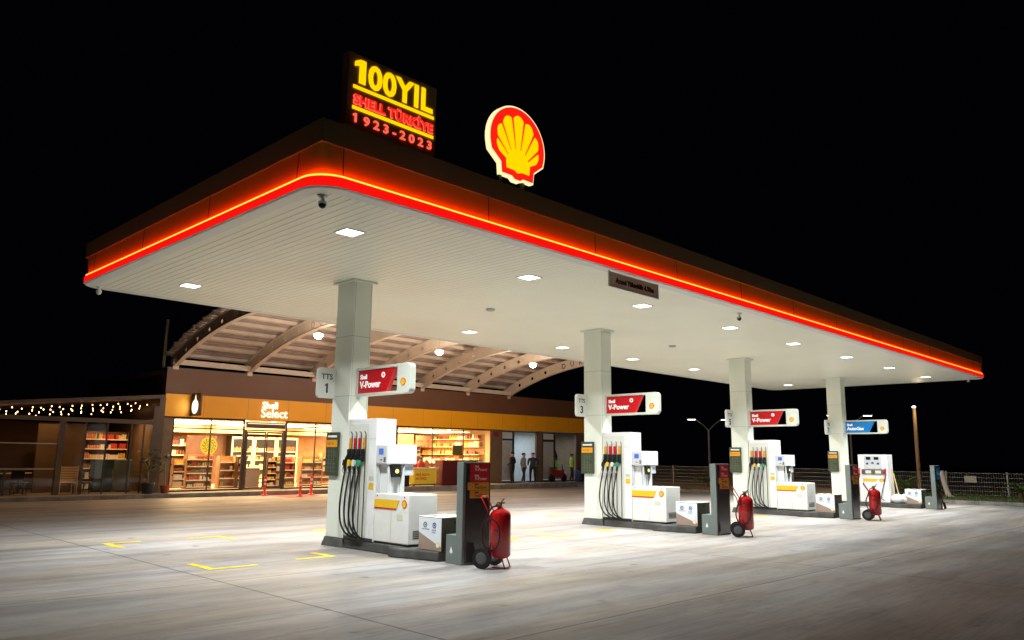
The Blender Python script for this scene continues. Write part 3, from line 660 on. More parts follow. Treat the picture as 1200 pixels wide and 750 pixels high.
# autogas dispenser
xx = CX[3]; lpg_before = set(bpy.data.objects); t = thing('autogas_dispenser', 'tall white autogas dispenser with red nozzles behind an extinguisher', 'fuel pump', (xx+.25, 3.3, .165))
mb((xx-.0, xx+.55, 2.72, 3.86, .168, 2.92)).build('body', pumpw, t, bevel=.02)
mb((xx-.012, xx-.001, 2.95, 3.62, 2.1, 2.84)).build('display_panel', mat('lpg_panel', (.55, .57, .60), .3), t)
for yy in (3.45, 3.14): mb((xx-.02, xx-.0125, yy-.09, yy+.09, 2.62, 2.78)).build('screen', mat('lpg_screen', (.01, .012, .03), .15), t)
for yy, zz in ((3.5, 2.4), (3.29, 2.44), (3.08, 2.4)): mb((xx-.018, xx-.0125, yy-.045, yy+.045, zz-.06, zz+.05)).build('keypad', mat('keypad_blue', (.04, .06, .16), .4), t)
rc = mb((xx-.03, xx-.0005, 2.86, 3.72, 1.78, 2.06)).build('nozzle_recess', mat('recess_grey', (.10, .09, .08), .4), t)
for yy in (3.48, 3.1): mb((xx-.036, xx-.0305, yy-.12, yy+.1, 1.82, 2.0)).build('lit_label', emi('lpg_label', (1, .93, .75), .9), rc)
b = MB(); b.prism([(3.7, 1.36), (3.7, 1.52), (3.10, 1.52), (3.20, 1.36)], xx-.001, xx-.008, 'x'); b.build('yellow_stripe', yelsign, t)
b = MB(); pecten(b, (xx-.001, 2.98, 1.44), (0, -1, 0), (0, 0, 1), .10, .005, None); b.build('emblem', [mat('emblem_red', (1, 0, 0)), yelsign, white], t)
for yy in (3.80, 2.80):
    b = MB(); b.tube([(xx-.03, yy, 2.1), (xx-.12, yy, 2.08), (xx-.14, yy, 1.85), (xx-.06, yy, 1.72)], [.03, .04, .045, .03], 8); b.build('nozzle', redp, t)
    b = MB(); b.tube([(xx-.06, yy, 1.72), (xx-.16, yy+.12, .9), (xx-.14, yy+.2, .4), (xx-.03, yy+.12, .28)], .017, 8); b.build('hose', black, t)
for o_ in set(bpy.data.objects)-lpg_before:
    if o_.type == 'MESH': o_.data.transform(Matrix.Diagonal((1, 1, .675, 1)))
for q in range(2):
    b = MB()
    X_, Y_ = xx+.15+.12*q, 2.45-.2*q
    pr = [(.02, .17), (.20, .18), (.27, .26), (.27, .38), (.18, .46), (.05, .50), (.03, .52)]
    V = len(b.v); b.lathe((X_, Y_, 0), pr, 12)
    b.v = [(x+random.uniform(-.025, .025), y+random.uniform(-.025, .025), z if z < .19 else z+random.uniform(-.02, .02)) for x, y, z in b.v]
    tag(b.build('plastic_bag', mat('white_plastic_bag', (.7, .7, .72), .45), bevel=0), ['full white plastic bag against the autogas dispenser', 'smaller white plastic bag next to the far recycling bin'][q], 'bag')
for q, (a, c) in enumerate((((xx+.25, 2.62, .17), (xx+.4, 2.705, 1.5)), ((xx+.5, 2.5, .17), (xx+.5, 2.70, 1.3)))):
    b = MB(); b.tube([a, c], .022, 8); b.cur = 1; b.tube([Vector(a)-Vector((0, 0, 0)), Vector(a)+Vector((0, .01, .12))], .045, 8)
    tag(b.build('broom', [mat('broom_handle', (.7, .55, .3), .5), mat('broom_head', (.3, .1, .06), .7)]), ['pale broom leaning on the side of the autogas dispenser', 'shorter broom leaning on the autogas dispenser corner'][q], 'broom')
b = MB(); b.tube([(xx+.75, 1.0, 0.01), (xx+.66, 1.10, .62)], .025, 8); b.cur = 1; b.tube([(xx+.77, .98, .012), (xx+.73, 1.02, .25)], .045, 8)
tag(b.build('squeegee', [black, dark]), 'black squeegee leaning on the blue-panelled totem', 'squeegee')

# ------------------------------------------------------------------ arched roof between canopy and shop
YC, ZA, RA = 17.0, 6.85, 18.85; ZC = ZA-RA; AM = math.asin(7.55/RA)
def arc(a, t): return (YC+(RA+t)*math.sin(a), ZC+(RA+t)*math.cos(a))
roof = thing('arched_roof', 'vaulted open roof on curved beams over the lane before the shop', 'roof', (18.2, YC, 5.2))
BX = [8.3+3.32*i for i in range(7)]
beams = []
for bi, X in enumerate(BX):
    b = MB(); D = .50; na = 44; cell = 2*AM/na
    holes = [k_ for k_ in range(na) if k_ % 3 == 1 and not (-.09 < -AM+cell*(k_+.5) < (.135 if bi < 6 else .19))]
    def PT(a, tt, x): y, z = arc(a, tt); return (x, y, z)
    for k_ in range(na):
        b.cur = 0; a0 = -AM+cell*k_; a1 = a0+cell
        for x, fl in ((X-.015, 0), (X+.015, 1)):
            if k_ in holes:
                n = 16; per = []; cir = []
                rw = .5; 
                for q in range(n):
                    an = 2*math.pi*(q+.5)/n-math.pi/4-math.pi/n; cu, su = math.cos(2*math.pi*q/n), math.sin(2*math.pi*q/n)
                    mx_ = max(abs(cu), abs(su)); pu, pv = cu/mx_, su/mx_
                    per.append(PT((a0+a1)/2+pu*cell/2, D/2+pv*D/2, x)); hr = .10
                    cir.append(PT((a0+a1)/2+cu*hr/RA, D/2+su*hr, x))
                for q in range(n):
                    f = [per[q], per[(q+1) % n], cir[(q+1) % n], cir[q]]; b.poly(f if fl else f[::-1])
            else:
                f = [PT(a0, 0, x), PT(a1, 0, x), PT(a1, D, x), PT(a0, D, x)]; b.poly(f if fl else f[::-1])
        b.cur = 1
        for t0, t1 in ((-.02, .0), (D, D+.02)):
            q = [PT(a, tt, x) for x in (X-.10, X+.10) for a in (a0, a1) for tt in (t0, t1)]
            b.add(q, [(0, 2, 6, 4), (1, 5, 7, 3), (0, 1, 3, 2), (4, 6, 7, 5)])
    b.box(X-.12, X+.12, 24.35, 24.62, 5.20, 5.62)
    bo = b.build('arched_beam', [mat('outer_beam_web', (.55, .46, .32), .5, var=.2) if bi == 0 else beamm, beamm], roof); beams.append(bo)
    if bi in (0, 1, 6):
        lt = MB(); lt_m = wtext if bi == 0 else btext
        ss = 'DURAK'; a = (19.35-YC)/RA if bi < 2 else (20.15-YC)/RA
        for ch in ss:
            y, z = arc(a, .10); lt.text(ch, .40, (X-.019, y, z), (0, -math.cos(a), math.sin(a)), (0, math.sin(a), math.cos(a)), .006, .004)
            a -= .62/RA
        lt.build('lettering', lt_m if bi != 1 else mat('faded_lettering', (.35, .27, .2), .5), bo)
na = 18
for k_ in range(na+1):
    a = -AM*.985+2*AM*.985*k_/na; b = MB()
    y0a, z0a = arc(a-.0038, .522); y1a, z1a = arc(a+.0038, .522); y2, z2 = arc(a+.0038, .66); y3, z3 = arc(a-.0038, .66)
    b.prism([(y0a, z0a), (y1a, z1a), (y2, z2), (y3, z3)], 7.95, 28.55, 'x'); b.build('purlin', beamm, roof)
# eaves purlin in front of the shop
mb((8.12, 28.4, 24.2, 24.33, 5.40, 5.62)).build('eaves_beam', beamm, roof)
b = MB(); n = 160
for k_ in range(n):
    a0 = -AM+2*AM*k_/n; a1 = -AM+2*AM*(k_+1)/n; h0, h1 = (.665, .70)
    pa, pb_ = arc(a0, h0 if k_ % 2 else h1), arc(a1, h1 if k_ % 2 else h0)
    if k_ % 2: pa, pb_ = arc(a0, h0), arc(a1, h0)
    else: pa, pb_ = arc(a0, h1), arc(a1, h1)
    b.poly([(8.05, pa[0], pa[1]), (28.5, pa[0], pa[1]), (28.5, pb_[0], pb_[1]), (8.05, pb_[0], pb_[1])][::-1])
    if k_ < n-1:
        q0, q1 = (arc(a1, h0), arc(a1, h1)); b.poly([(8.05, *q0), (28.5, *q0), (28.5, *q1), (8.05, *q1)])
b.build('roof_sheet', deckm, roof)
t = thing('downpipe', 'thin vertical pipe rising beside the arched roof at the shop corner', 'pipe', (8.17, 24.9, 5.4))
b = MB(); b.tube([(8.0, 24.9, 5.28), (8.0, 24.9, 7.35)], .06, 10); b.build('pipe', beamm, t)
b = MB(); b.lathe((8.0, 24.9, 5.285), [(.11, 0), (.11, .03), (.07, .05)], 12); b.build('flange', frame, t)

for i, (x, lab) in enumerate(((10.58, 'bright floodlight under the arched roof, above the shop door'), (16.555, 'bright floodlight under the middle of the arched roof'), (22.5, 'bright floodlight at the office end of the arched roof'))):
    t = thing('flood_lamp', lab, 'lamp', (x, 17.1, 6.2), 'floodlights under the arched roof')
    b = MB(); b.lathe((x, 17.1, 6.2), [(.12, .03), (.13, .07), (.07, .12), (.022, .16), (.012, .19), (.012, 1.14)], 18); b.build('housing', beamm, t)
    b = MB(); b.lathe((x, 17.1, 6.2), [(.005, -.16), (.10, -.13), (.165, -.04), (.17, .03)], 18); b.build('lens', emi('flood_lens', (1, .93, .82), 30), t)
    ld = bpy.data.lights.new('flood', 'POINT'); ld.energy = FLOOD_W; ld.color = (1, .83, .66); ld.shadow_soft_size = .16
    lo = bpy.data.objects.new('flood', ld); col.objects.link(lo); lo.location = (x, 17.1, 5.95)

# ------------------------------------------------------------------ shop building
YS = 24.4
shop = thing('shop_building', 'long low shop with brown and orange fascia and lit windows', 'building', (21.7, YS, .15))
def sb(name, m_, *boxes, **k): return mb(*boxes).build(name, m_, k.pop('parent', shop), fn=slope, **k)
sb('roof', pumpg, (7.99, 35.7, YS+.1, 34, 5.0, 5.2))
sb('floor', mat('shop_floor_tile', (.50, .42, .32), .25, var=.1), (8.0, 27.2, YS+.02, 33.9, .152, .20))
sb('office_floor', mat('office_floor_tile', (.4, .4, .42), .3), (27.3, 35.3, YS+.02, 33.9, .152, .20))
sb('ceiling', mat('shop_ceiling', (.62, .58, .5), .7), (8.0, 35.5, YS+.06, 33.9, 3.22, 3.26))
f_ = sb('brown_fascia', brown, (7.97, 35.6, YS-.02, YS+.08, 4.175, 5.25))
sb('fascia_cap', frame, (7.95, 35.62, YS-.04, YS+.1, 5.252, 5.28))
sb('orange_fascia', orangec, (7.955, 35.62, YS-.14, YS+.08, 3.24, 4.165))
b = MB()
for q in range(13): x = 9.6+q*2.0; b.box(x, x+.008, YS-.1425, YS-.13, 3.25, 4.16)
b.build('fascia_joint', mat('joint_brown', (.22, .09, .02), .6), shop, fn=slope)
sb('end_wall', slatm, (7.97, 8.40, YS, YS+.25, .15, 3.235), (7.97, 8.2, YS+.26, 33.9, .15, 5.0))
sb('back_wall', wood, (8.21, 27.2, 31.4, 31.6, .2, 3.215))
sb('party_wall', shopwall, (27.0, 27.2, YS+.3, 31.3, .2, 3.215))
sb('far_wall', slatm, (34.65, 35.5, YS, YS+.25, .15, 3.235), (35.3, 35.5, YS+.26, 33.9, .15, 5.0))
sb('brown_pier', slatm, (30.86, 31.25, YS, YS+.2, .15, 3.235))
b = MB(); x = 26.75
while x < 27.66: b.box(x, x+.075, YS-.02, YS+.03, .16, 3.235); x += .09
b.build('slatted_pier', slatm, shop, fn=slope)
sb('pier_core', dwood, (26.97, 27.66, YS+.035, YS+.2, .16, 3.23))
def window(x0_, x1_, mull=(), z0_=.22, z1_=3.16, trans=2.80, label=None):
    fr = MB(); w_ = .035
    fr.box(x0_, x1_, YS+.02, YS+.09, z0_-.06, z0_); fr.box(x0_, x1_, YS+.02, YS+.09, z1_, z1_+.075)
    for x in (x0_, x1_-2*w_): fr.box(x, x+2*w_, YS+.018, YS+.092, z0_, z1_)
    for x in mull: fr.box(x-w_*.6, x+w_*.6, YS+.022, YS+.088, z0_, z1_)
    if trans: fr.box(x0_+2*w_, x1_-2*w_, YS+.024, YS+.086, trans-.05, trans)
    o = fr.build('window', frame, shop, fn=slope)
    g = MB(); g.box(x0_+.07, x1_-.07, YS+.05, YS+.056, z0_, z1_); g.build('pane', glassm, o, fn=slope); return o
window(8.40, 11.60, (10.06,)); 
window(13.62, 17.0, (15.2,)); window(17.02, 20.0, (18.5,), trans=0); window(20.02, 26.94, (22.46, 24.7), trans=0)
# sliding entrance
fr = MB(); fr.box(11.62, 13.60, YS-.0, YS+.12, 2.74, 2.80); fr.box(11.62, 11.70, YS, YS+.12, .16, 2.74); fr.box(13.52, 13.60, YS, YS+.12, .16, 2.74)
door = fr.build('entrance', frame, shop, fn=slope)
sb('door_canopy_box', mat('vent_brown', (.10, .07, .05), .4), (11.66, 13.56, YS-.03, YS+.1, 2.87, 3.12), parent=door)
b = MB(); b.box(11.7, 13.52, YS-.04, YS-.0305, 3.05, 3.08); b.build('light_line', emi('door_light_line', (1, .85, .6), 1.5), door, fn=slope)
for xa, xb in ((11.72, 12.65), (12.69, 13.50)):
    l = MB()
    for q in ((xa, xa+.05, .18, 2.72), (xb-.05, xb, .18, 2.72), (xa+.05, xb-.05, .18, .26), (xa+.05, xb-.05, 2.64, 2.72)): l.box(q[0], q[1], YS+.03, YS+.07, q[2], q[3])
    l = l.build('sliding_leaf', frame, door, fn=slope)
# shop interior downlights
sm_l = emi('shop_downlight', (1, .82, .55), 14)
b = MB()
lx = []
for x in [9.2, 10.6, 12.0, 13.4, 14.8, 16.2, 17.6, 19.0, 20.4, 21.8, 23.2, 24.6, 26.0]:
    for y in (25.2, 27.2, 29.4): lx.append((x, y))
for j, (x, y) in enumerate(lx):
    b = MB(); b.lathe((x, y, 3.20), [(.10, .018), (.10, 0)], 12); b.build('downlight', sm_l, shop, fn=slope)
for x in (10.2, 14.6, 19.6, 24.2):
    ld = bpy.data.lights.new('shop_lamp', 'AREA'); ld.shape = 'RECTANGLE'; ld.size = 3.6; ld.size_y = 4.6; ld.energy = SHOP_W; ld.color = (1, .68, .34)
    lo = bpy.data.objects.new('shop_lamp', ld); col.objects.link(lo); lo.location = (x, 27.6, 3.16)
    lo.visible_camera = True
for x in (29.2, 33.2):
    ld = bpy.data.lights.new('office_lamp', 'AREA'); ld.size = 1.5; ld.energy = 60; ld.color = (.75, .9, 1)
    lo = bpy.data.objects.new('office_lamp', ld); col.objects.link(lo); lo.location = (x, 26, 3.2)

# office doors and windows (far end)
sb('office_back_wall', mat('office_wall', (.55, .60, .62), .7, var=.1), (27.4, 35.2, 28.2, 28.3, .2, 3.215))
sb('office_divider', mat('office_wall', (.5, .5, .5)), (30.9, 31.1, YS+.3, 28.1, .2, 3.215))
frost = mat('frosted_white', (.46, .52, .55), .35, var=.15, vscale=4)
for (xa, xb, xc, xd) in ((27.68, 28.72, 28.72, 30.84), (31.27, 32.44, 32.44, 34.63)):
    fr = MB()
    for q in ((xa, xa+.08, .17, 3.2), (xb-.08, xb, .17, 3.2), (xa+.08, xb-.08, 2.62, 2.74), (xa+.08, xb-.08, 3.12, 3.2), (xa+.08, xb-.08, .17, .27)): fr.box(q[0], q[1], YS+.01, YS+.08, q[2], q[3])
    d = fr.build('office_door', frame, shop, fn=slope)
    sb('frosted_panel', frost, (xa+.10, xb-.10, YS+.04, YS+.046, .32, 2.6), parent=d)
    sb('transom_pane', mat('transom_white', (.6, .65, .68), .3), (xa+.10, xb-.10, YS+.04, YS+.046, 2.76, 3.1), parent=d)
    b = MB(); b.lathe(((xa+xb)/2, YS+.034, 1.62), [(.17, .004), (.17, 0)], 16, 'y'); b.build('round_sticker', mat('sticker_orange', (.62, .40, .30), .5), d, fn=slope)
    b = MB(); b.tube([(xb-.16, YS-.03, .8), (xb-.16, YS-.05, 1.3), (xb-.16, YS-.03, 1.7)], .015, 6); b.build('handle', chrome, d, fn=slope)
    fr = MB()
    for q in ((xc+.002, xc+.06, .17, 3.2), (xd-.06, xd, .17, 3.2), (xc+.06, xd-.06, .17, .24), (xc+.06, xd-.06, 3.14, 3.2)): fr.box(q[0], q[1], YS+.012, YS+.078, q[2], q[3])
    o = fr.build('office_window', frame, shop, fn=slope)
    sb('pane', glassm, (xc+.06, xd-.06, YS+.04, YS+.046, .24, 3.14), parent=o)
b = MB(); b.lathe((30.1, 28.16, 1.95), [(.35, .004), (.35, 0)], 20, 'y'); tag(b.build('wall_disc', mat('disc_yellow', (.6, .6, .35), .6), fn=slope), 'pale yellow round sign inside the first office', 'sign')
tag(mb((29.3, 30.6, 27.3, 28.0, .2, .95)).build('office_desk', mat('desk_white', (.6, .62, .62), .5), fn=slope, bevel=.01), 'pale desk inside the first office', 'desk')
t = thing('office_cabinet', 'grey wire shelf inside the second office window', 'shelf', (33.9, 27.6, .2))
b = MB()
for z in (.5, 1.0, 1.5, 2.0, 2.5): b.box(33.2, 34.5, 27.4, 27.9, z, z+.03)
b.build('shelf', galv, t, fn=slope)
b = MB()
for x in (33.2, 34.46): b.box(x, x+.04, 27.38, 27.398, .2, 2.6)
b.build('upright', galv, t, fn=slope)
t = thing('hanging_jackets', 'dark and hi-vis jackets hanging behind the second office window', 'jacket', (33.3, 25.2, 1))
b = MB(); b.prism([(33.05, 1.0), (33.55, 1.0), (33.50, 1.9), (33.32, 2.25), (33.28, 2.25), (33.1, 1.9)], 25.1, 25.22, 'y'); b.build('dark_jacket', mat('jacket_dark', (.02, .03, .05), .8), t, bevel=.03)
b = MB(); b.prism([(32.95, .95), (33.4, .95), (33.38, 1.6), (33.05, 1.6)], 24.96, 25.06, 'y'); b.build('yellow_vest', mat('vest_lime', (.35, .7, .05), .7), t, bevel=.02)

# shop sign
t = thing('shop_name_sign', 'glowing white two-line shop name lettering on orange fascia', 'sign', (12.9, YS-.15, 3.3))
wg = emi('sign_white_glow', (1, .95, .80), 1.5)
b = MB(); b.text('Shell', .42, (12.26, YS-.17, 3.76), (1, 0, 0), (0, 0, 1), .03, .010); b.build('upper_word', wg, t, fn=slope)
b = MB(); b.text('Select', .55, (12.22, YS-.17, 3.36), (1, 0, 0), (0, 0, 1), .03, .006); b.build('lower_word', wg, t, fn=slope)
t = thing('emblem_box_sign', 'projecting box sign with glowing white emblem at shop corner', 'sign', (9.05, YS-.4, 3.3))
mb((9.02, 9.10, YS-1.05, YS-.145, 3.28, 4.22)).build('box', mat('box_brown', (.12, .07, .03), .4), t, bevel=.01)
b = MB(); b.lathe((9.012, YS-.58, 3.66), [(.30, 0), (.30, -.006), (.26, -.012)], 20, 'x'); b.cur = 0
b.prism([(YS-.50, 3.9), (YS-.66, 3.9), (YS-.58, 4.16)], 9.018, 9.008, 'x'); b.build('glowing_mark', wg, t)
ld = bpy.data.lights.new('sign_glow', 'AREA'); ld.size = .5; ld.energy = 5; ld.color = (1, .85, .55); lo = bpy.data.objects.new('sign_glow', ld); col.objects.link(lo); lo.location = (8.98, YS-.6, 3.66); lo.rotation_euler = (0, R(90), 0)
# round yellow sign in window
t = thing('round_window_sign', 'round glowing yellow sign with red ring marks in the shop window', 'sign', (10.09, YS+.15, 2.08))
b = MB(); b.lathe((10.09, YS+.16, 2.07), [(.37, .02), (.37, 0)], 26, 'y'); b.build('disc', emi('disc_glow', (1, .68, .03), 1.0), t)
b = MB()
for q in range(12):
    a = q*math.pi/6; b.rot_box((10.09+.27*math.cos(a), YS+.150, 2.07+.27*math.sin(a)), (.10, .008, .035), ry=-a+R(45))
b.lathe((10.09, YS+.150, 2.07), [(.20, .004), (.20, 0), (.175, 0), (.175, .004)], 22, 'y', False); b.build('red_marks', emi('disc_red', (.7, .03, .01), .8), t)
b = MB()
for q in range(8):
    a = q*math.pi/4; b.rot_box((10.09+.09*math.cos(a), YS+.150, 2.07+.09*math.sin(a)), (.10, .008, .03), ry=-a)
b.build('centre_star', emi('disc_green', (.45, .5, .02), .8), t)
for yy in (-.2, .2): b = MB(); b.tube([(10.09+yy, YS+.17, 2.38), (10.09+yy, YS+.17, 3.2)], .006, 5); b.build('wire', dark, t)

# shelving
goodcols = [mat('goods_%s' % n_, c, .45) for n_, c in (('red', (.6, .05, .03)), ('yellow', (.8, .55, .08)), ('white', (.8, .76, .68)), ('orange', (.7, .25, .05)), ('brown', (.25, .1, .05)), ('olive', (.3, .3, .08)), ('brick', (.45, .12, .06)), ('cream', (.75, .6, .35)))]
def goods(b, xa, xb, y, z, hmax, dens=.85, wmin=.05, wmax=.11, depth=.12):
    x = xa; ci = random.choice((1, 2, 3, 7)); hh = random.uniform(.55, .95); w_ = random.uniform(wmin, wmax); left = 0
    while x < xb-.04:
        if left <= 0: ci = random.choice((0, 1, 1, 2, 2, 3, 3, 4, 5, 6, 7, 7)); hh = random.uniform(.45, .95); w_ = random.uniform(wmin, wmax); left = random.randint(2, 7)
        left -= 1
        if random.random() < dens:
            b.cur = ci; yy_ = y+random.uniform(0, .03); h_ = hmax*hh*random.uniform(.93, 1.0); xe_ = min(x+w_*.86, xb)
            if ci in (1, 3, 5) and hmax > .2:
                b.lathe(((x+xe_)/2, yy_+.04, z), [((xe_-x)*.48, 0), ((xe_-x)*.48, h_*.7), ((xe_-x)*.2, h_*.85), ((xe_-x)*.2, h_)], 7)
            else: b.box(x, xe_, yy_, yy_+depth, z, z+h_)
        x += w_
SHELFN = [0]
def shelf_unit(xa, xb, y, z0_, z1_, n, label, fill=.9, side=wood, name='shelf_unit', group='shop shelving', gl=None, cat='shelf'):
    t = thing(name, label, cat, ((xa+xb)/2, y, z0_), group)
    b = MB(); b.box(xa, xb, y+.30, y+.34, z0_, z1_); b.build('back_panel', side, t, fn=slope)
    for x in (xa-.04, xb+.001): mb((x, x+.04, y, y+.34, z0_, z1_)).build('side_panel', side, t, fn=slope)
    g = MB(); dz = (z1_-z0_)/n
    for k_ in range(n):
        z = z0_+.06+k_*dz; mb((xa, xb, y-.03, y+.298, z-.015, z+.03)).build('shelf', shelfm, t, fn=slope)
        if fill: goods(g, xa+.02, xb-.02, y+.01, z+.032, dz*.68, fill)
    if fill:
        o = g.build('shelf_goods', goodcols, fn=slope); tag(o, gl or ('small packets and bottles filling the '+label.split(' ', 0)[0])[:200], 'goods', kind='stuff')
shelf_unit(9.74, 10.86, 25.8, .2, 1.68, 5, 'full goods shelf behind the first shop window', gl='colourful packets on the full goods shelf in the first window')
shelf_unit(11.25, 11.95, 25.8, .2, 1.62, 4, 'nearly empty shelf just inside the entrance', .15, gl='few packets on the nearly empty shelf by the entrance')
shelf_unit(9.05, 9.5, 25.5, .25, 1.5, 4, 'narrow rack at the corner of the shop window', gl='packets on the narrow corner rack')
shelf_unit(12.02, 12.36, 25.6, .2, 1.6, 4, 'slim brown stand of snacks beside the entrance', .9, dwood, gl='snack packets on the slim brown stand')
shelf_unit(13.95, 15.0, 25.8, .2, 1.6, 4, 'shelf of yellow and orange packets past the entrance', .95, gl='yellow and orange packets past the entrance')
shelf_unit(13.48, 13.88, 25.6, .2, 1.6, 5, 'tall slim stand seen through the entrance door', .9, dwood, gl='boxes on the slim stand behind the door')
shelf_unit(15.4, 16.5, 25.8, .2, 1.62, 4, 'goods shelf by the TTS 1 column', .95, gl='bottles and boxes on the shelf by the column')
shelf_unit(17.0, 19.6, 26.5, .2, 1.8, 5, 'wide goods shelf hidden behind the first pump', .9, gl='packets on the wide shelf behind the pump')
shelf_unit(8.6, 12.2, 30.2, 1.1, 2.5, 3, 'wall shelves with white goods at the back of the shop', .9, dwood, gl='white goods on the back wall shelves')
shelf_unit(22.9, 26.6, 30.6, 1.2, 2.7, 3, 'wall shelves behind the cafe counter', .8, wood, gl='cups and jars on the shelves behind the counter')
t = thing('side_wall_shelving', 'long shelves of goods along the far side wall of the shop', 'shelf', (26.8, 28, .2))
side = lambda v: slope((26.96-(v[1]-25), 25+(v[0]-25), v[2]))
gg = MB()
for z in (.9, 1.35, 1.8, 2.25, 2.7):
    mb((25.2, 31.0, 25, 25.35, z-.03, z)).build('shelf', shelfm, t, fn=side)
    goods(gg, 25.3, 30.9, 25.12, z+.002, .36, .85, .08, .22, .15)
mb((25.1, 31.1, 24.985, 24.998, .3, 2.95)).build('back_panel', wood, t, fn=side)
tag(gg.build('side_wall_goods', goodcols, fn=side), 'mixed jars and boxes on the far side wall shelves', 'goods', kind='stuff')

# drinks fridges
for q, (xa, xb) in enumerate(((13.9, 15.1), (15.16, 16.4), (16.46, 17.7))):
    t = thing('drinks_fridge', ['lit drinks fridge seen through the entrance doors', 'middle of the three lit drinks fridges', 'lit drinks fridge seen over the packet shelves'][q], 'fridge', ((xa+xb)/2, 30, .2), 'lit fridges along the back wall')
    mb((xa, xb, 30.3, 30.9, .2, 2.62)).build('cabinet', dark, t, fn=slope)
    b = MB()
    for q_ in ((xa, xa+.07, .25, 2.6), (xb-.07, xb, .25, 2.6), (xa+.07, xb-.07, 2.48, 2.6), (xa+.07, xb-.07, .25, .4)): b.box(q_[0], q_[1], 30.24, 30.298, q_[2], q_[3])
    b.build('door_frame', shelfm, t, fn=slope)
    g = MB()
    for z in (.5, .95, 1.4, 1.85): g.cur = 2; g.box(xa+.08, xb-.08, 30.26, 30.296, z-.03, z); goods(g, xa+.08, xb-.08, 30.26, z, .3, .9, .07, .1, .03)
    g.build('drink_rows', goodcols, t, fn=slope)
mb((8.3, 20.0, 30.0, 31.3, 2.75, 3.2)).build('bulkhead', shopwall, shop, fn=slope)
sb('poster_wall', dwood, (11.4, 12.9, 29.9, 30.0, 1.1, 2.6))
# counter cooler in entrance
t = thing('serving_cooler', 'low glass serving cooler behind the entrance door', 'cooler', (12.9, 26.2, .2))
mb((12.47, 13.34, 26.1, 26.7, .2, 1.05)).build('base', mat('cooler_grey', (.32, .26, .24), .3), t, fn=slope)
mb((12.45, 13.36, 26.08, 26.72, 1.052, 1.09)).build('shelf', shelfm, t, fn=slope)
mb((12.48, 13.33, 26.12, 26.68, 1.092, 1.62)).build('glass_case', glass('case_glass', (.95, .95, .95)), t, fn=slope)
mb((12.45, 13.36, 26.08, 26.72, 1.622, 1.66)).build('top', shelfm, t, fn=slope)
# cafe counter and menu boards at the bright far part
t = thing('serving_counter', 'wooden serving counter behind the bright far shop windows', 'counter', (24.6, 28.6, .2))
mb((21.0, 26.6, 28.4, 29.1, .2, 1.25)).build('front', dwood, t, fn=slope, bevel=.02)
mb((20.95, 26.65, 28.35, 29.15, 1.252, 1.30)).build('top', shelfm, t, fn=slope)
g = MB(); goods(g, 21.1, 26.5, 28.5, 1.302, .4, .75, .12, .35, .4); tag(g.build('counter_goods', goodcols, fn=slope), 'trays and jars crowded on the serving counter', 'goods', kind='stuff')
for q, (xa, xb, zz) in enumerate(((20.5, 21.9, 2.35), (22.1, 23.6, 2.35), (23.8, 25.2, 2.35), (25.4, 26.7, 2.3))):
    t = thing('menu_board', ['orange', 'cream', 'second orange', 'brown'][q]+' menu board over the serving counter', 'sign', (xa, 29.6, zz), 'menu boards over the counter')
    mb((xa, xb, 29.55, 29.6, zz, zz+.62)).build('board', mat('menu_%d' % q, [(.8, .35, .12), (.85, .65, .4), (.7, .28, .1), (.3, .15, .08)][q], .5, emit=.25), t, fn=slope)
    g = MB(); goods(g, xa+.1, xb-.1, 29.54, zz+.2, .15, .8, .1, .3, .008); g.build('print', goodcols, t, fn=slope)
b = MB(); b.box(20.3, 26.8, 25.9, 25.94, 2.92, 2.96); tag(b.build('track_rail', dark, fn=slope), 'black light rail across the far shop window', 'rail')
t = thing('hanging_sign', 'dark green sign with bottle shapes hanging in the far window', 'sign', (25.2, 25.2, 1.9))
mb((24.6, 25.4, 25.2, 25.25, 1.75, 2.3)).build('board', mat('olive_board', (.10, .11, .03), .5), t, fn=slope)
for x in (24.7, 25.3): mb((x, x+.01, 25.22, 25.23, 2.301, 3.2)).build('wire', dark, t, fn=slope)

# things standing on the pavement by the shop
t = thing('sales_stand', 'yellow fronted sales stand with red lettering on the shop pavement', 'stand', (21.4, 23.7, .2))
mb((20.62, 22.1, 23.62, 24.2, .26, 1.02)).build('body', mat('stand_yellow', (.80, .62, .05), .5), t, fn=slope, bevel=.01)
mb((20.5, 22.2, 23.58, 24.25, 1.022, 1.10)).build('top', shelfm, t, fn=slope, bevel=.01)
b = MB(); b.text('YENİ SEZON', .16, (20.70, 23.616, .68), (1, 0, 0), (0, 0, 1), .004, .004); b.text('ANTİFRİZ', .16, (20.70, 23.616, .48), (1, 0, 0), (0, 0, 1), .004, .004); b.build('lettering', rtext, t, fn=slope)
for x in (20.64, 22.02): mb((x, x+.06, 23.64, 23.7, .153, .26)).build('leg', dark, t, fn=slope)
for q, (x, c_i) in enumerate(((20.8, 0), (21.25, 0), (21.6, 3))):
    b = MB(); b.lathe((x, 23.9, 1.102+SL(x)), [(.17, 0), (.19, .16), (.15, .3), (.06, .36), (.02, .40)], 10)
    tag(b.build('gift_sack', goodcols[c_i]), ['red sack at the dispenser end of the yellow stand', 'red sack in the middle of the yellow stand', 'orange sack at the far end of the yellow stand'][q], 'sack')
t = thing('chest_freezer', 'dark red cabinet with dark top beside the yellow stand', 'cabinet', (23.8, 23.8, .2))
mb((22.5, 25.1, 23.6, 24.25, .155, 1.42)).build('body', mat('freezer_maroon', (.10, .012, .014), .35, var=.15), t, fn=slope, bevel=.02)
mb((22.45, 25.15, 23.55, 24.3, 1.422, 1.48)).build('top', mat('freezer_top', (.2, .08, .06), .4), t, fn=slope)
mb((23.8, 24.6, 23.592, 23.599, .45, 1.05)).build('red_panel', redsign, t, fn=slope)
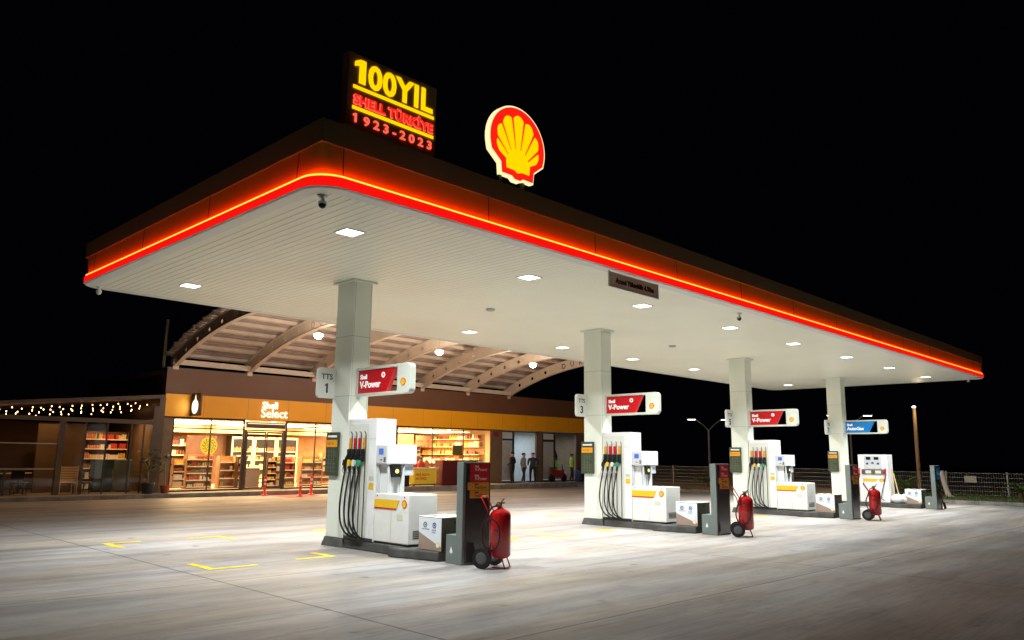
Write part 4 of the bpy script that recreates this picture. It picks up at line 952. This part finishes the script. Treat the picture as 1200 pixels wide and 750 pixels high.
t = thing('crate_stack', 'dark crate with red front behind the first pump', 'crate', (19.7, 23.8, .2))
mb((19.1, 20.3, 23.6, 24.2, .155, .85)).build('body', dark, t, fn=slope, bevel=.02)
mb((19.2, 19.9, 23.59, 23.599, .3, .75)).build('red_front', mat('crate_red', (.3, .03, .03), .5), t, fn=slope)

# delineator posts
for q, (x, y, lab) in enumerate(((11.85, 23.0, 'red flexible post nearest the potted plants by the entrance'), (12.75, 21.4, 'red flexible post on the forecourt edge of the red floor patch'), (13.98, 22.8, 'red flexible post on the kerb side of the red floor patch'), (15.95, 22.6, 'red flexible post beside the TTS 1 column'))):
    y = y-.25 if y > 22.6 else y
    t = thing('flexible_post', lab, 'post', (x, y, 0), 'red posts around the entrance patch')
    b = MB(); b.lathe((x, y, 0), [(.17, .001), (.17, .02), (.10, .05), (.055, .07), (.05, .30), (.05, .80), (.035, .83)], 14); b.build('post', mat('post_red', (.95, .045, .02), .4), t)
    for z in (.45, .62): b = MB(); b.lathe((x, y, z), [(.0515, 0), (.0515, .08)], 14); b.build('reflector_band', wtext, t)

# ------------------------------------------------------------------ people
def person(x, y, z, h, rz, label, top, legs, hair, pose=0, skin=(.42, .25, .17), inside=False, vest=None):
    k_ = h/1.75
    J = {}
    a = [.0, .12, -.1][pose]
    P = {'pel': (0, 0, .95), 'wst': (0, .0, 1.10), 'chs': (0, .01, 1.32), 'nck': (0, 0, 1.50), 'hd0': (0, -.01, 1.56), 'hd1': (0, -.015, 1.66), 'hd2': (0, -.005, 1.72)}
    rad = {'pel': (.155, .11), 'wst': (.145, .10), 'chs': (.17, .115), 'nck': (.058, .058), 'hd0': (.065, .07), 'hd1': (.078, .095), 'hd2': (.06, .072)}
    E = [('pel', 'wst'), ('wst', 'chs'), ('chs', 'nck'), ('nck', 'hd0'), ('hd0', 'hd1'), ('hd1', 'hd2')]
    for s, n_ in ((-1, 'l'), (1, 'r')):
        fw = s*a
        P['hip'+n_] = (s*.10, 0, .88); rad['hip'+n_] = (.095, .10)
        P['kne'+n_] = (s*.11, -.03+fw*.5, .50); rad['kne'+n_] = (.062, .065)
        P['ank'+n_] = (s*.12, .02+fw, .10); rad['ank'+n_] = (.045, .05)
        P['toe'+n_] = (s*.14, -.16+fw, .045); rad['toe'+n_] = (.042, .038)
        P['sho'+n_] = (s*.19, 0, 1.42); rad['sho'+n_] = (.068, .068)
        el = (s*.25, .04, 1.14); ha = [(s*.20, -.18, 1.02), (s*.26, -.04, .88), (s*.10, -.20, 1.12)][pose]
        P['elb'+n_] = el; rad['elb'+n_] = (.05, .05)
        wr = Vector(el).lerp(Vector(ha), .85); P['wri'+n_] = tuple(wr); rad['wri'+n_] = (.032, .032)
        P['han'+n_] = tuple(Vector(ha)+(Vector(ha)-Vector(el)).normalized()*.06); rad['han'+n_] = (.036, .026)
        E += [('pel', 'hip'+n_), ('hip'+n_, 'kne'+n_), ('kne'+n_, 'ank'+n_), ('ank'+n_, 'toe'+n_), ('chs', 'sho'+n_), ('sho'+n_, 'elb'+n_), ('elb'+n_, 'wri'+n_), ('wri'+n_, 'han'+n_)]
    names = list(P); idx = {n_: i for i, n_ in enumerate(names)}
    me = bpy.data.meshes.new('person'); me.from_pydata([P[n_] for n_ in names], [(idx[p_], idx[q_]) for p_, q_ in E], [])
    o = bpy.data.objects.new('tmp', me); col.objects.link(o)
    sk = o.modifiers.new('s', 'SKIN'); sk.use_smooth_shade = True
    for i, n_ in enumerate(names): me.skin_vertices[0].data[i].radius = rad[n_]; me.skin_vertices[0].data[i].use_root = n_ == 'pel'
    su = o.modifiers.new('u', 'SUBSURF'); su.levels = 2; su.render_levels = 2
    bpy.context.view_layer.update()
    m2 = bpy.data.meshes.new_from_object(o.evaluated_get(bpy.context.evaluated_depsgraph_get()))
    bpy.data.objects.remove(o)
    M = Matrix.Rotation(rz, 4, 'Z') @ Matrix.Diagonal((k_*1.22, k_*1.2, k_, 1))
    m2.materials.clear()
    for mm in (mat('skin_%d' % int(skin[0]*100), skin, .5), mat('cloth_'+top[0], top[1], .8), mat('cloth_'+legs[0], legs[1], .8), mat('shoes_pale' if pose == 1 else 'shoes_dark', (.5, .5, .5) if pose == 1 else (.03, .03, .03), .6)): m2.materials.append(mm)
    for p_ in m2.polygons:
        c = p_.center
        hand = (abs(c.x) > .14 or pose == 2) and (c-Vector(P['hanl' if c.x < 0 else 'hanr'])).length < .085
        p_.material_index = 0 if (c.z > 1.485 or hand) else (1 if c.z > .93 or (abs(c.x) > .2) else (2 if c.z > .09 else 3))
    # nose: pull front face vertices
    for v in m2.vertices:
        if (v.co-Vector((0, -.105, 1.635))).length < .03: v.co.y -= .02
    m2.transform(M)
    b_ = bpy.data.objects.new('person', m2); col.objects.link(b_); b_.location = (x, y, z+.005)
    tag(b_, label, 'person')
    b = MB(); b.lathe((0, .008, 1.655), [(.088, -.02), (.096, .03), (.09, .07), (.06, .105), (.01, .12)], 16)
    b.v = [tuple(M @ Vector((v[0]*.92, v[1] if v[1] > -.02 else v[1]*.95, v[2]+(.045 if v[1] < -.05 and v[2] < 1.70 else 0)))+b_.location) for v in b.v]
    b.build('hair', mat('hair_dark', (.015, .01, .008), .6), b_)
    for s in (-1, 1):
        b = MB(); b.lathe((0, 0, 0), [(.002, -.01), (.012, 0), (.002, .01)], 6); b.v = [tuple(M @ (Vector(v)+Vector((s*.03, -.108, 1.665)))+b_.location) for v in b.v]; b.build('eye', dark, b_)
    return b_
gz = lambda x: .15+SL(x)
person(27.95, 23.75, gz(28), 1.80, R(200), 'person in all-black clothes standing by the office door', ('black', (.012, .012, .014)), ('black', (.012, .012, .014)), 0, 0)
person(28.75, 23.6, gz(28.8), 1.74, R(20), 'person in grey hooded top standing between two others', ('grey', (.28, .28, .29)), ('navy', (.02, .03, .05)), 0, 1)
person(29.6, 23.65, gz(29.6), 1.76, R(-60), 'person in dark navy coat standing before the office window', ('navy', (.02, .028, .045)), ('black', (.012, .012, .014)), 0, 0)
person(33.25, 23.7, gz(33.3), 1.74, R(50), 'person in bright lime safety jacket by the far office', ('lime', (.45, .75, .04)), ('navy', (.02, .03, .05)), 0, 2)
t = thing('window_poster', 'window poster of a dark-haired face seen above the first pump', 'poster', (19.6, 24.36, 1.9))
mb((19.25, 19.95, 24.35, 24.37, 1.75, 2.66)).build('sheet', mat('poster_warm', (.75, .45, .2), .5), t)
b = MB(); b.prism([(19.6+.24*math.cos(q*.3491), 2.22+.34*math.sin(q*.3491)) for q in range(18)], 24.342, 24.348, 'y'); b.build('printed_hair', mat('poster_hair', (.03, .015, .01), .6), t)
b = MB(); b.prism([(19.6+.17*math.cos(q*.3491), 2.10+.22*math.sin(q*.3491)) for q in range(18)], 24.334, 24.340, 'y'); b.build('printed_face', mat('poster_skin', (.75, .5, .38), .6), t)
person(22.2, 26.3, .26, 1.75, R(10), 'person in purple top inside the bright shop window', ('purple', (.10, .05, .16)), ('black', (.01, .01, .01)), 0, 1)
person(23.1, 26.5, .26, 1.80, R(170), 'person in brown jacket inside beside the window bar', ('brown', (.10, .06, .04)), ('black', (.01, .01, .01)), 0, 0)
person(24.2, 29.5, .26, 1.75, R(0), 'person in cream apron behind the serving counter', ('cream', (.6, .5, .35)), ('black', (.01, .01, .01)), 0, 2)
# motorbike-like trolley by far office: covered red cart
t = thing('parked_scooter', 'dark red scooter parked before the second office window', 'scooter', (32.1, 23.8, gz(32)))
zz = gz(32)
for x in (31.6, 32.75):
    b = MB(); b.lathe((x, 23.87, zz+.26), [(.17, 0), (.25, .01), (.25, .11), (.17, .12)], 20, 'y'); b.build('wheel', black, t)
b = MB(); b.prism([(31.5, zz+.55), (31.8, zz+.28), (32.5, zz+.25), (32.75, zz+.5), (32.70, zz+.80), (32.3, zz+.72), (31.9, zz+.78), (31.45, zz+.82)], 23.84, 24.04, 'y'); b.build('body', mat('scooter_red', (.25, .03, .03), .35), t, bevel=.03)
b = MB(); b.box(31.5, 32.1, 23.83, 24.05, zz+.825, zz+.9); b.build('seat', black, t, bevel=.03)
b = MB(); b.tube([(32.68, 23.94, zz+.5), (32.6, 23.94, zz+1.05)], .03, 8); b.tube([(32.55, 23.68, zz+1.05), (32.6, 23.94, zz+1.08), (32.55, 24.2, zz+1.05)], .018, 6); b.build('handlebar', dark, t)
t = thing('dark_blue_bin', 'dark blue drum beside the person in the lime jacket', 'drum', (33.9, 23.6, gz(34)))
b = MB(); b.lathe((33.95, 23.65, gz(34)), [(.26, 0), (.28, .05), (.28, .7), (.25, .74)], 18); b.build('drum', mat('drum_blue', (.01, .03, .10), .5), t)

# red fire sign
tag(mb((26.98, 27.4, YS-.04, YS-.021, 2.84, 3.12)).build('red_wall_sign', mat('dark_red_sign', (.25, .02, .02), .5), fn=slope), 'small dark red sign on the slatted wall', 'sign')

# ------------------------------------------------------------------ cafe pavilion
cafe = thing('cafe_pavilion', 'dark glazed cafe pavilion with sloping roof beside the shop', 'building', (2, 24, .15))
YK = 24.0
dbr = mat('cafe_brown', (.10, .065, .04), .5, var=.2, vscale=2)
b = MB(); b.add([(-8, YK-.25, 2.45), (7.72, YK-.25, 4.08), (7.72, YK-.25, 3.92), (-8, YK-.25, 2.29), (-8, 31, 2.6), (7.72, 31, 4.2), (7.72, 31, 4.04), (-8, 31, 2.44)], [(0, 3, 2, 1), (0, 1, 5, 4), (3, 7, 6, 2), (1, 2, 6, 5)])
b = MB(); b.prism([(-1.5, 3.02), (7.72, 3.93), (7.72, 4.07), (-1.5, 3.13)], YK-.3, 31, 'y'); b.build('roof', dbr, cafe)
mb((-1.2, 7.7, YK-.04, YK+.1, 2.86, 3.02)).build('head_beam', dbr, cafe)
for x, w_ in ((-.1, .2), (4.05, .2), (7.42, .26)): mb((x, x+w_, YK-.06, YK+.12, .15, 3.6 if x > 7 else 2.858)).build('post', dbr, cafe)
for x in (4.95, 5.0+.72, 6.62, 7.1): mb((x, x+.05, YK+.0, YK+.06, .15, 2.858)).build('mullion', frame, cafe)
mb((-.1, 4.05, YK, YK+.05, 2.0, 2.04)).build('rail', galv, cafe); mb((-.1, 4.05, YK, YK+.05, 1.08, 1.12)).build('sill_rail', galv, cafe)
mb((2.42, 2.5, YK, YK+.05, .15, 1.08)).build('mullion', frame, cafe)
for xa, xb in ((.1, 4.04), (4.26, 7.4)): mb((xa, xb, YK+.02, YK+.026, .16, 2.856)).build('pane', glass('cafe_glass', (.9, .87, .8)), cafe)
mb((-1.2, 7.72, 29.9, 30.1, .15, 3.0)).build('back_wall', mat('cafe_wall', (.12, .065, .03), .7, var=.2), cafe)
mb((3.9, 5.6, 26.0, 26.1, .15, 2.85)).build('inner_wall', mat('cafe_inner', (.09, .05, .02), .7, var=.15), cafe)
mb((-1.3, 7.9, 23.9, 30, .151, .158)).build('floor', mat('cafe_floor', (.18, .15, .12), .5, var=.2), cafe)
mb((7.72, 7.95, YK+.2, 30, .15, 4.0)).build('side_wall', dbr, cafe)
bulb = emi('bulb_warm', (1, .52, .20), 12)
for row in range(4):
    t = thing('string_lights', ['string of warm bulbs along the cafe roof edge', 'second string of warm bulbs under the cafe roof', 'third string of warm bulbs under the cafe roof', 'deepest string of warm bulbs under the cafe roof'][row], 'string lights', (2, 24.8+row, 3), 'bulb strings under the cafe roof')
    y = 24.3+row*.8; b = MB(); xs_ = [-.9+row*.31+q*(.335+.02*row)+random.uniform(-.08, .08) for q in range(24)]
    zf = lambda x: 3.02+.91/9.22*(x+1.5)-.06-.09*row-.045*math.sin(x*5)**2
    b.tube([(x, y, zf(x)+.02) for x in xs_], .006, 5); b.build('cable', dark, t)
    for x in xs_:
        b = MB(); zc = zf(x)-.06-.04*random.random()
        b.lathe((x, y, zc), [(.004, -.024), (.016, -.012), (.018, 0), (.012, .012), (.008, .03)], 8); b.build('bulb', bulb, t)
ld = bpy.data.lights.new('cafe_lamp', 'AREA'); ld.size = 3; ld.size_y = 2; ld.shape = 'RECTANGLE'; ld.energy = 42; ld.color = (1, .55, .22); lo = bpy.data.objects.new('cafe_lamp', ld); col.objects.link(lo); lo.location = (3.4, 25.3, 2.8)
ld = bpy.data.lights.new('cafe_shelf_lamp', 'AREA'); ld.size = 1.2; ld.energy = 70; ld.color = (1, .6, .3); lo = bpy.data.objects.new('cafe_shelf_lamp', ld); col.objects.link(lo); lo.location = (6.8, 25.6, 3.1)
shelf_unit(5.9, 7.55, 26.9, .2, 2.6, 6, 'tall lit shelf of red and white goods inside the cafe', .9, dwood, gl='red and white goods on the tall cafe shelf')
for q, (xa, xb, m_) in enumerate(((5.85, 6.6, mat('fridge_dark_glass', (.05, .08, .1), .15)), (6.75, 7.3, mat('fridge_pale', (.22, .30, .36), .3)))):
    t = thing('low_fridge', ['dark low fridge inside the cafe door', 'pale blue fridge at the shop end of the cafe'][q], 'fridge', (xa, 25.6, .16))
    mb((xa, xb, 25.4, 25.9, .22, 1.45)).build('body', m_, t, bevel=.02); mb((xa+.02, xb-.02, 25.42, 25.88, .16, .219)).build('foot', dark, t)
    mb((xb-.06, xb-.03, 25.37, 25.399, .5, 1.2)).build('handle', chrome, t)
def cafe_table(x, y, lab):
    t = thing('cafe_table', lab, 'table', (x, y, .16), 'tables in the cafe')
    b = MB(); b.lathe((x, y, .90), [(.40, 0), (.42, .015), (.40, .03)], 20); b.build('tabletop', mat('table_pale', (.45, .36, .25), .5), t)
    b = MB(); b.cyl((x, y, .2), (x, y, .9), .03, 10); b.build('leg', dark, t)
    b = MB(); b.lathe((x, y, .16), [(.25, 0), (.25, .02), (.05, .05)], 16); b.build('base', dark, t)
for x, y, l in ((1.2, 25.2, 'round pale table at the far end of the cafe glass'), (2.6, 25.0, 'round pale table in the middle cafe bay'), (3.4, 25.9, 'round pale table beside the cafe post')): cafe_table(x, y, l)
def chair(x, y, rz, lab, m_, name='cafe_chair', plank=False):
    t = thing(name, lab, 'chair', (x, y, .16), 'chairs in the cafe'); M = Matrix.Translation((x, y, .16)) @ Matrix.Rotation(rz, 4, 'Z')
    def bx(nm, *q, mm=m_):
        b = MB(); [b.box(*w__) for w__ in q]; b.v = [tuple(M @ Vector(v)) for v in b.v]; b.build(nm, mm, t, bevel=.006)
    s = 1.25 if plank else 1
    bx('seat', (-.24*s, .24*s, -.22, .22, .42, .46))
    for a in (-.22*s, .19*s):
        for c in (-.2, .17): bx('leg', (a, a+.03, c, c+.03, 0, .42))
    if plank:
        for q in range(6): bx('slat', (-.28, .28, -.25, -.225, .50+q*.09, .57+q*.09))
        bx('back_frame', (-.31, -.28, -.26, -.22, .0, 1.05), (.28, .31, -.26, -.22, .0, 1.05))
    else: bx('backrest', (-.22, .22, .2, .23, .55, .88))
chair(4.62, 24.45, 0, 'pale slatted wooden armchair behind the cafe glass', mat('pale_plank', (.85, .58, .26), .5), 'slatted_chair', True)
for x, y, rz, l in ((.6, 25.3, 1.5, 'dark chair left of the far cafe table'.replace('left of', 'at the outer side of')), (1.9, 25.1, 0, 'dark chair between two round cafe tables'), (3.1, 24.6, 2.6, 'dark chair near the cafe post'), (5.4, 25.2, .3, 'dark chair before the cafe inner wall'), (5.2, 24.6, 2.0, 'dark low chair next to the slatted armchair')): chair(x, y, rz, l, mat('chair_dark', (.035, .03, .03), .5))

# potted plants
def plant(x, y, r_, h, pot, lab, lean=.0, n=90, spread=.45):
    z = .155; t = thing('potted_plant', lab, 'plant', (x, y, z), 'potted plants at the shop corner')
    b = MB(); b.lathe((x, y, z), [(r_*.7, 0), (r_*.95, h*.85), (r_, h), (r_*.85, h), (r_*.8, h*.8)], 18); b.build('pot', pot, t)
    b = MB(); b.tube([(x, y, z+h*.7), (x-.03, y, z+.8), (x-lean, y, z+1.5)], [.022, .018, .01], 6)
    for q in range(5):
        a = q*1.3; b.tube([(x-.05, y, z+.7+q*.15), (x+.25*math.cos(a)-lean*.5, y+.25*math.sin(a), z+1.0+q*.15)], .008, 5)
    b.build('stem', mat('bark', (.32, .25, .17), .8), t)
    b = MB()
    for q in range(n):
        a = random.uniform(0, 6.28); rr_ = spread*random.random()**.6; c = Vector((x-lean*.6+rr_*math.cos(a), y+rr_*math.sin(a), z+random.uniform(.75, 1.75)))
        d = Vector((random.uniform(-1, 1), random.uniform(-1, 1), random.uniform(-.9, .3))).normalized(); s = d.cross(Vector((0, 0, 1))).normalized(); l = random.uniform(.12, .24)
        b.poly([c, c+d*l*.5+s*l*.2, c+d*l, c+d*l*.5-s*l*.2])
    b.build('foliage', leafm, t)
plant(7.28, 23.55, .26, .42, mat('pot_black', (.03, .03, .035), .5), 'leafy plant in a large black pot at the cafe end', 0)
plant(7.98, 23.6, .20, .32, mat('pot_terracotta', (.35, .11, .05), .7), 'slim leaning plant in a terracotta pot at the shop corner', .12, 60, .35)

# ------------------------------------------------------------------ fence, palms, lamps beyond the verge
fen = thing('mesh_fence', 'pale wire mesh fence with white posts behind the verge', 'fence', (36, 5, .3))
def fz(y): return .26 if y < 6.5 else .32
yy = -12.0; q = 0
while yy < 31:
    z = fz(yy)-.02; mb((36.0, 36.06, yy, yy+.06, z, z+1.12)).build('post', galv, fen); 
    b = MB(); ye = yy+2.5; z = fz(yy+1)
    for h in (.04, .22, .42, .62, .82, 1.02): b.box(36.02, 36.036, yy+.06, ye, z+h, z+h+.013)
    v = yy+.16
    while v < ye: b.box(36.036, 36.042, v, v+.007, z+.04, z+1.06); v += .1
    b.build('wire_panel', galv, fen); yy += 2.5
t = thing('fence_notice', 'small pale notice board fixed to the mesh fence', 'sign', (35.95, 2.1, .9))
mb((35.96, 35.99, 1.75, 2.25, .86, 1.16)).build('board', mat('notice_pale', (.45, .45, .36), .5), t)
t = thing('marker_post', 'thick white leaning marker post before the mesh fence', 'post', (35.2, 2.9, .2))
b = MB(); b.tube([(35.3, 2.75, .18), (35.25, 2.86, .6), (35.2, 3.0, 1.38)], [.13, .11, .11], 12); b.build('shaft', mat('post_cream', (.6, .52, .42), .7), t)
b = MB(); b.lathe((35.3, 2.72, .16), [(.26, 0), (.22, .06), (.12, .1)], 12); b.build('foot', mat('post_cream', (1, 1, 1)), t)
def palm(x, y, z, lab, s=1.0):
    t = thing('palm_plant', lab, 'palm', (x, y, z), 'low palms along the fence')
    b = MB(); b.tube([(x, y, z-.05), (x, y, z+.35*s)], [.12, .09], 8); b.build('trunk', mat('palm_bark', (.16, .11, .06), .9), t)
    b = MB()
    for q in range(16):
        a = q*2.4; el = random.uniform(.4, 1.25); ln = random.uniform(.7, 1.1)*s; prev = None
        for k_ in range(9):
            u = k_/8; p_ = Vector((x+math.cos(a)*ln*u*math.cos(el), y+math.sin(a)*ln*u*math.cos(el), z+.35*s+ln*u*math.sin(el)-.55*ln*u*u))
            if prev is not None:
                sd = Vector((-math.sin(a), math.cos(a), 0)); w_ = .18*s*(1-u*.6)
                b.poly([prev, prev+sd*w_+Vector((0, 0, -.07)), prev+sd*w_*1.1+Vector((0, 0, -.09))+(p_-prev)*.35, prev+(p_-prev)*.35])
                b.poly([prev, prev-sd*w_+Vector((0, 0, -.07)), prev-sd*w_*1.1+Vector((0, 0, -.09))+(p_-prev)*.35, prev+(p_-prev)*.35][::-1])
                b.poly([prev, p_, p_+Vector((0, 0, .015))])
            prev = p_
    b.build('fronds', mat('palm_green', (.10, .16, .04), .6, var=.3), t)
palm(35.3, 4.6, .2, 'bushy palm beside the tall lit pole', 1.15); palm(35.2, -.1, .22, 'spiky palm near the end of the fence', 1.1); palm(35.2, 15.3, .25, 'small palm seen past the second pump', .9)
palm(35.3, -1.5, .22, 'palm at the dark edge of the forecourt', 1.0)
# tall lit pole
t = thing('light_pole', 'tall tan pole with small lamp behind the blue-panelled totem', 'street lamp', (37.2, 4.55, .25))
b = MB(); b.tube([(37.2, 4.58, .2), (37.2, 4.58, 4.45)], [.10, .08], 12); b.build('pole', mat('pole_tan', (.55, .40, .22), .5, var=.1), t)
b = MB(); b.lathe((37.2, 4.58, 4.44), [(.06, 0), (.09, .03), (.09, .08), (.04, .11)], 12); b.build('lamp_head', emi('pole_lamp', (1, .95, .9), 5), t)
ld = bpy.data.lights.new('pole_light', 'POINT'); ld.energy = 22; ld.color = (1, .7, .4); ld.shadow_soft_size = .1; lo = bpy.data.objects.new('pole_light', ld); col.objects.link(lo); lo.location = (36.7, 4.1, 4.2)
# double arm street lamps
for q, (x, y, h, lab) in enumerate(((43.6, 20.0, 4.55, 'double-armed street lamp seen between the second and third pumps'), (47.0, 11.6, 4.75, 'double-armed street lamp partly behind the blue-signed column'))):
    t = thing('street_lamp', lab, 'street lamp', (x, y, 0), 'double-armed street lamps beyond the fence')
    b = MB(); b.tube([(x, y, 0), (x, y, h-.75)], [.09, .06], 10); b.build('pole', galv, t)
    dv = Vector((-.66, .75, 0)).normalized()
    for s in (-1, 1):
        e = Vector((x, y, h+.02))+dv*s*1.15
        b = MB(); b.tube([(x, y, h-.78), Vector((x, y, h-.35))+dv*s*.4, Vector((x, y, h))+dv*s*.9], .04, 8); b.build('arm', galv, t)
        b = MB(); b.rot_box(e, (.22, .62, .09), rz=math.atan2(dv.y, dv.x)-math.pi/2); hd_ = b.build('lamp_head', galv, t, bevel=.02)
        b = MB(); b.rot_box(e-Vector((0, 0, .052)), (.2, .5, .03), rz=math.atan2(dv.y, dv.x)-math.pi/2); b.build('lamp_glow', emi('street_glow', (1, .97, .9), 12), hd_)
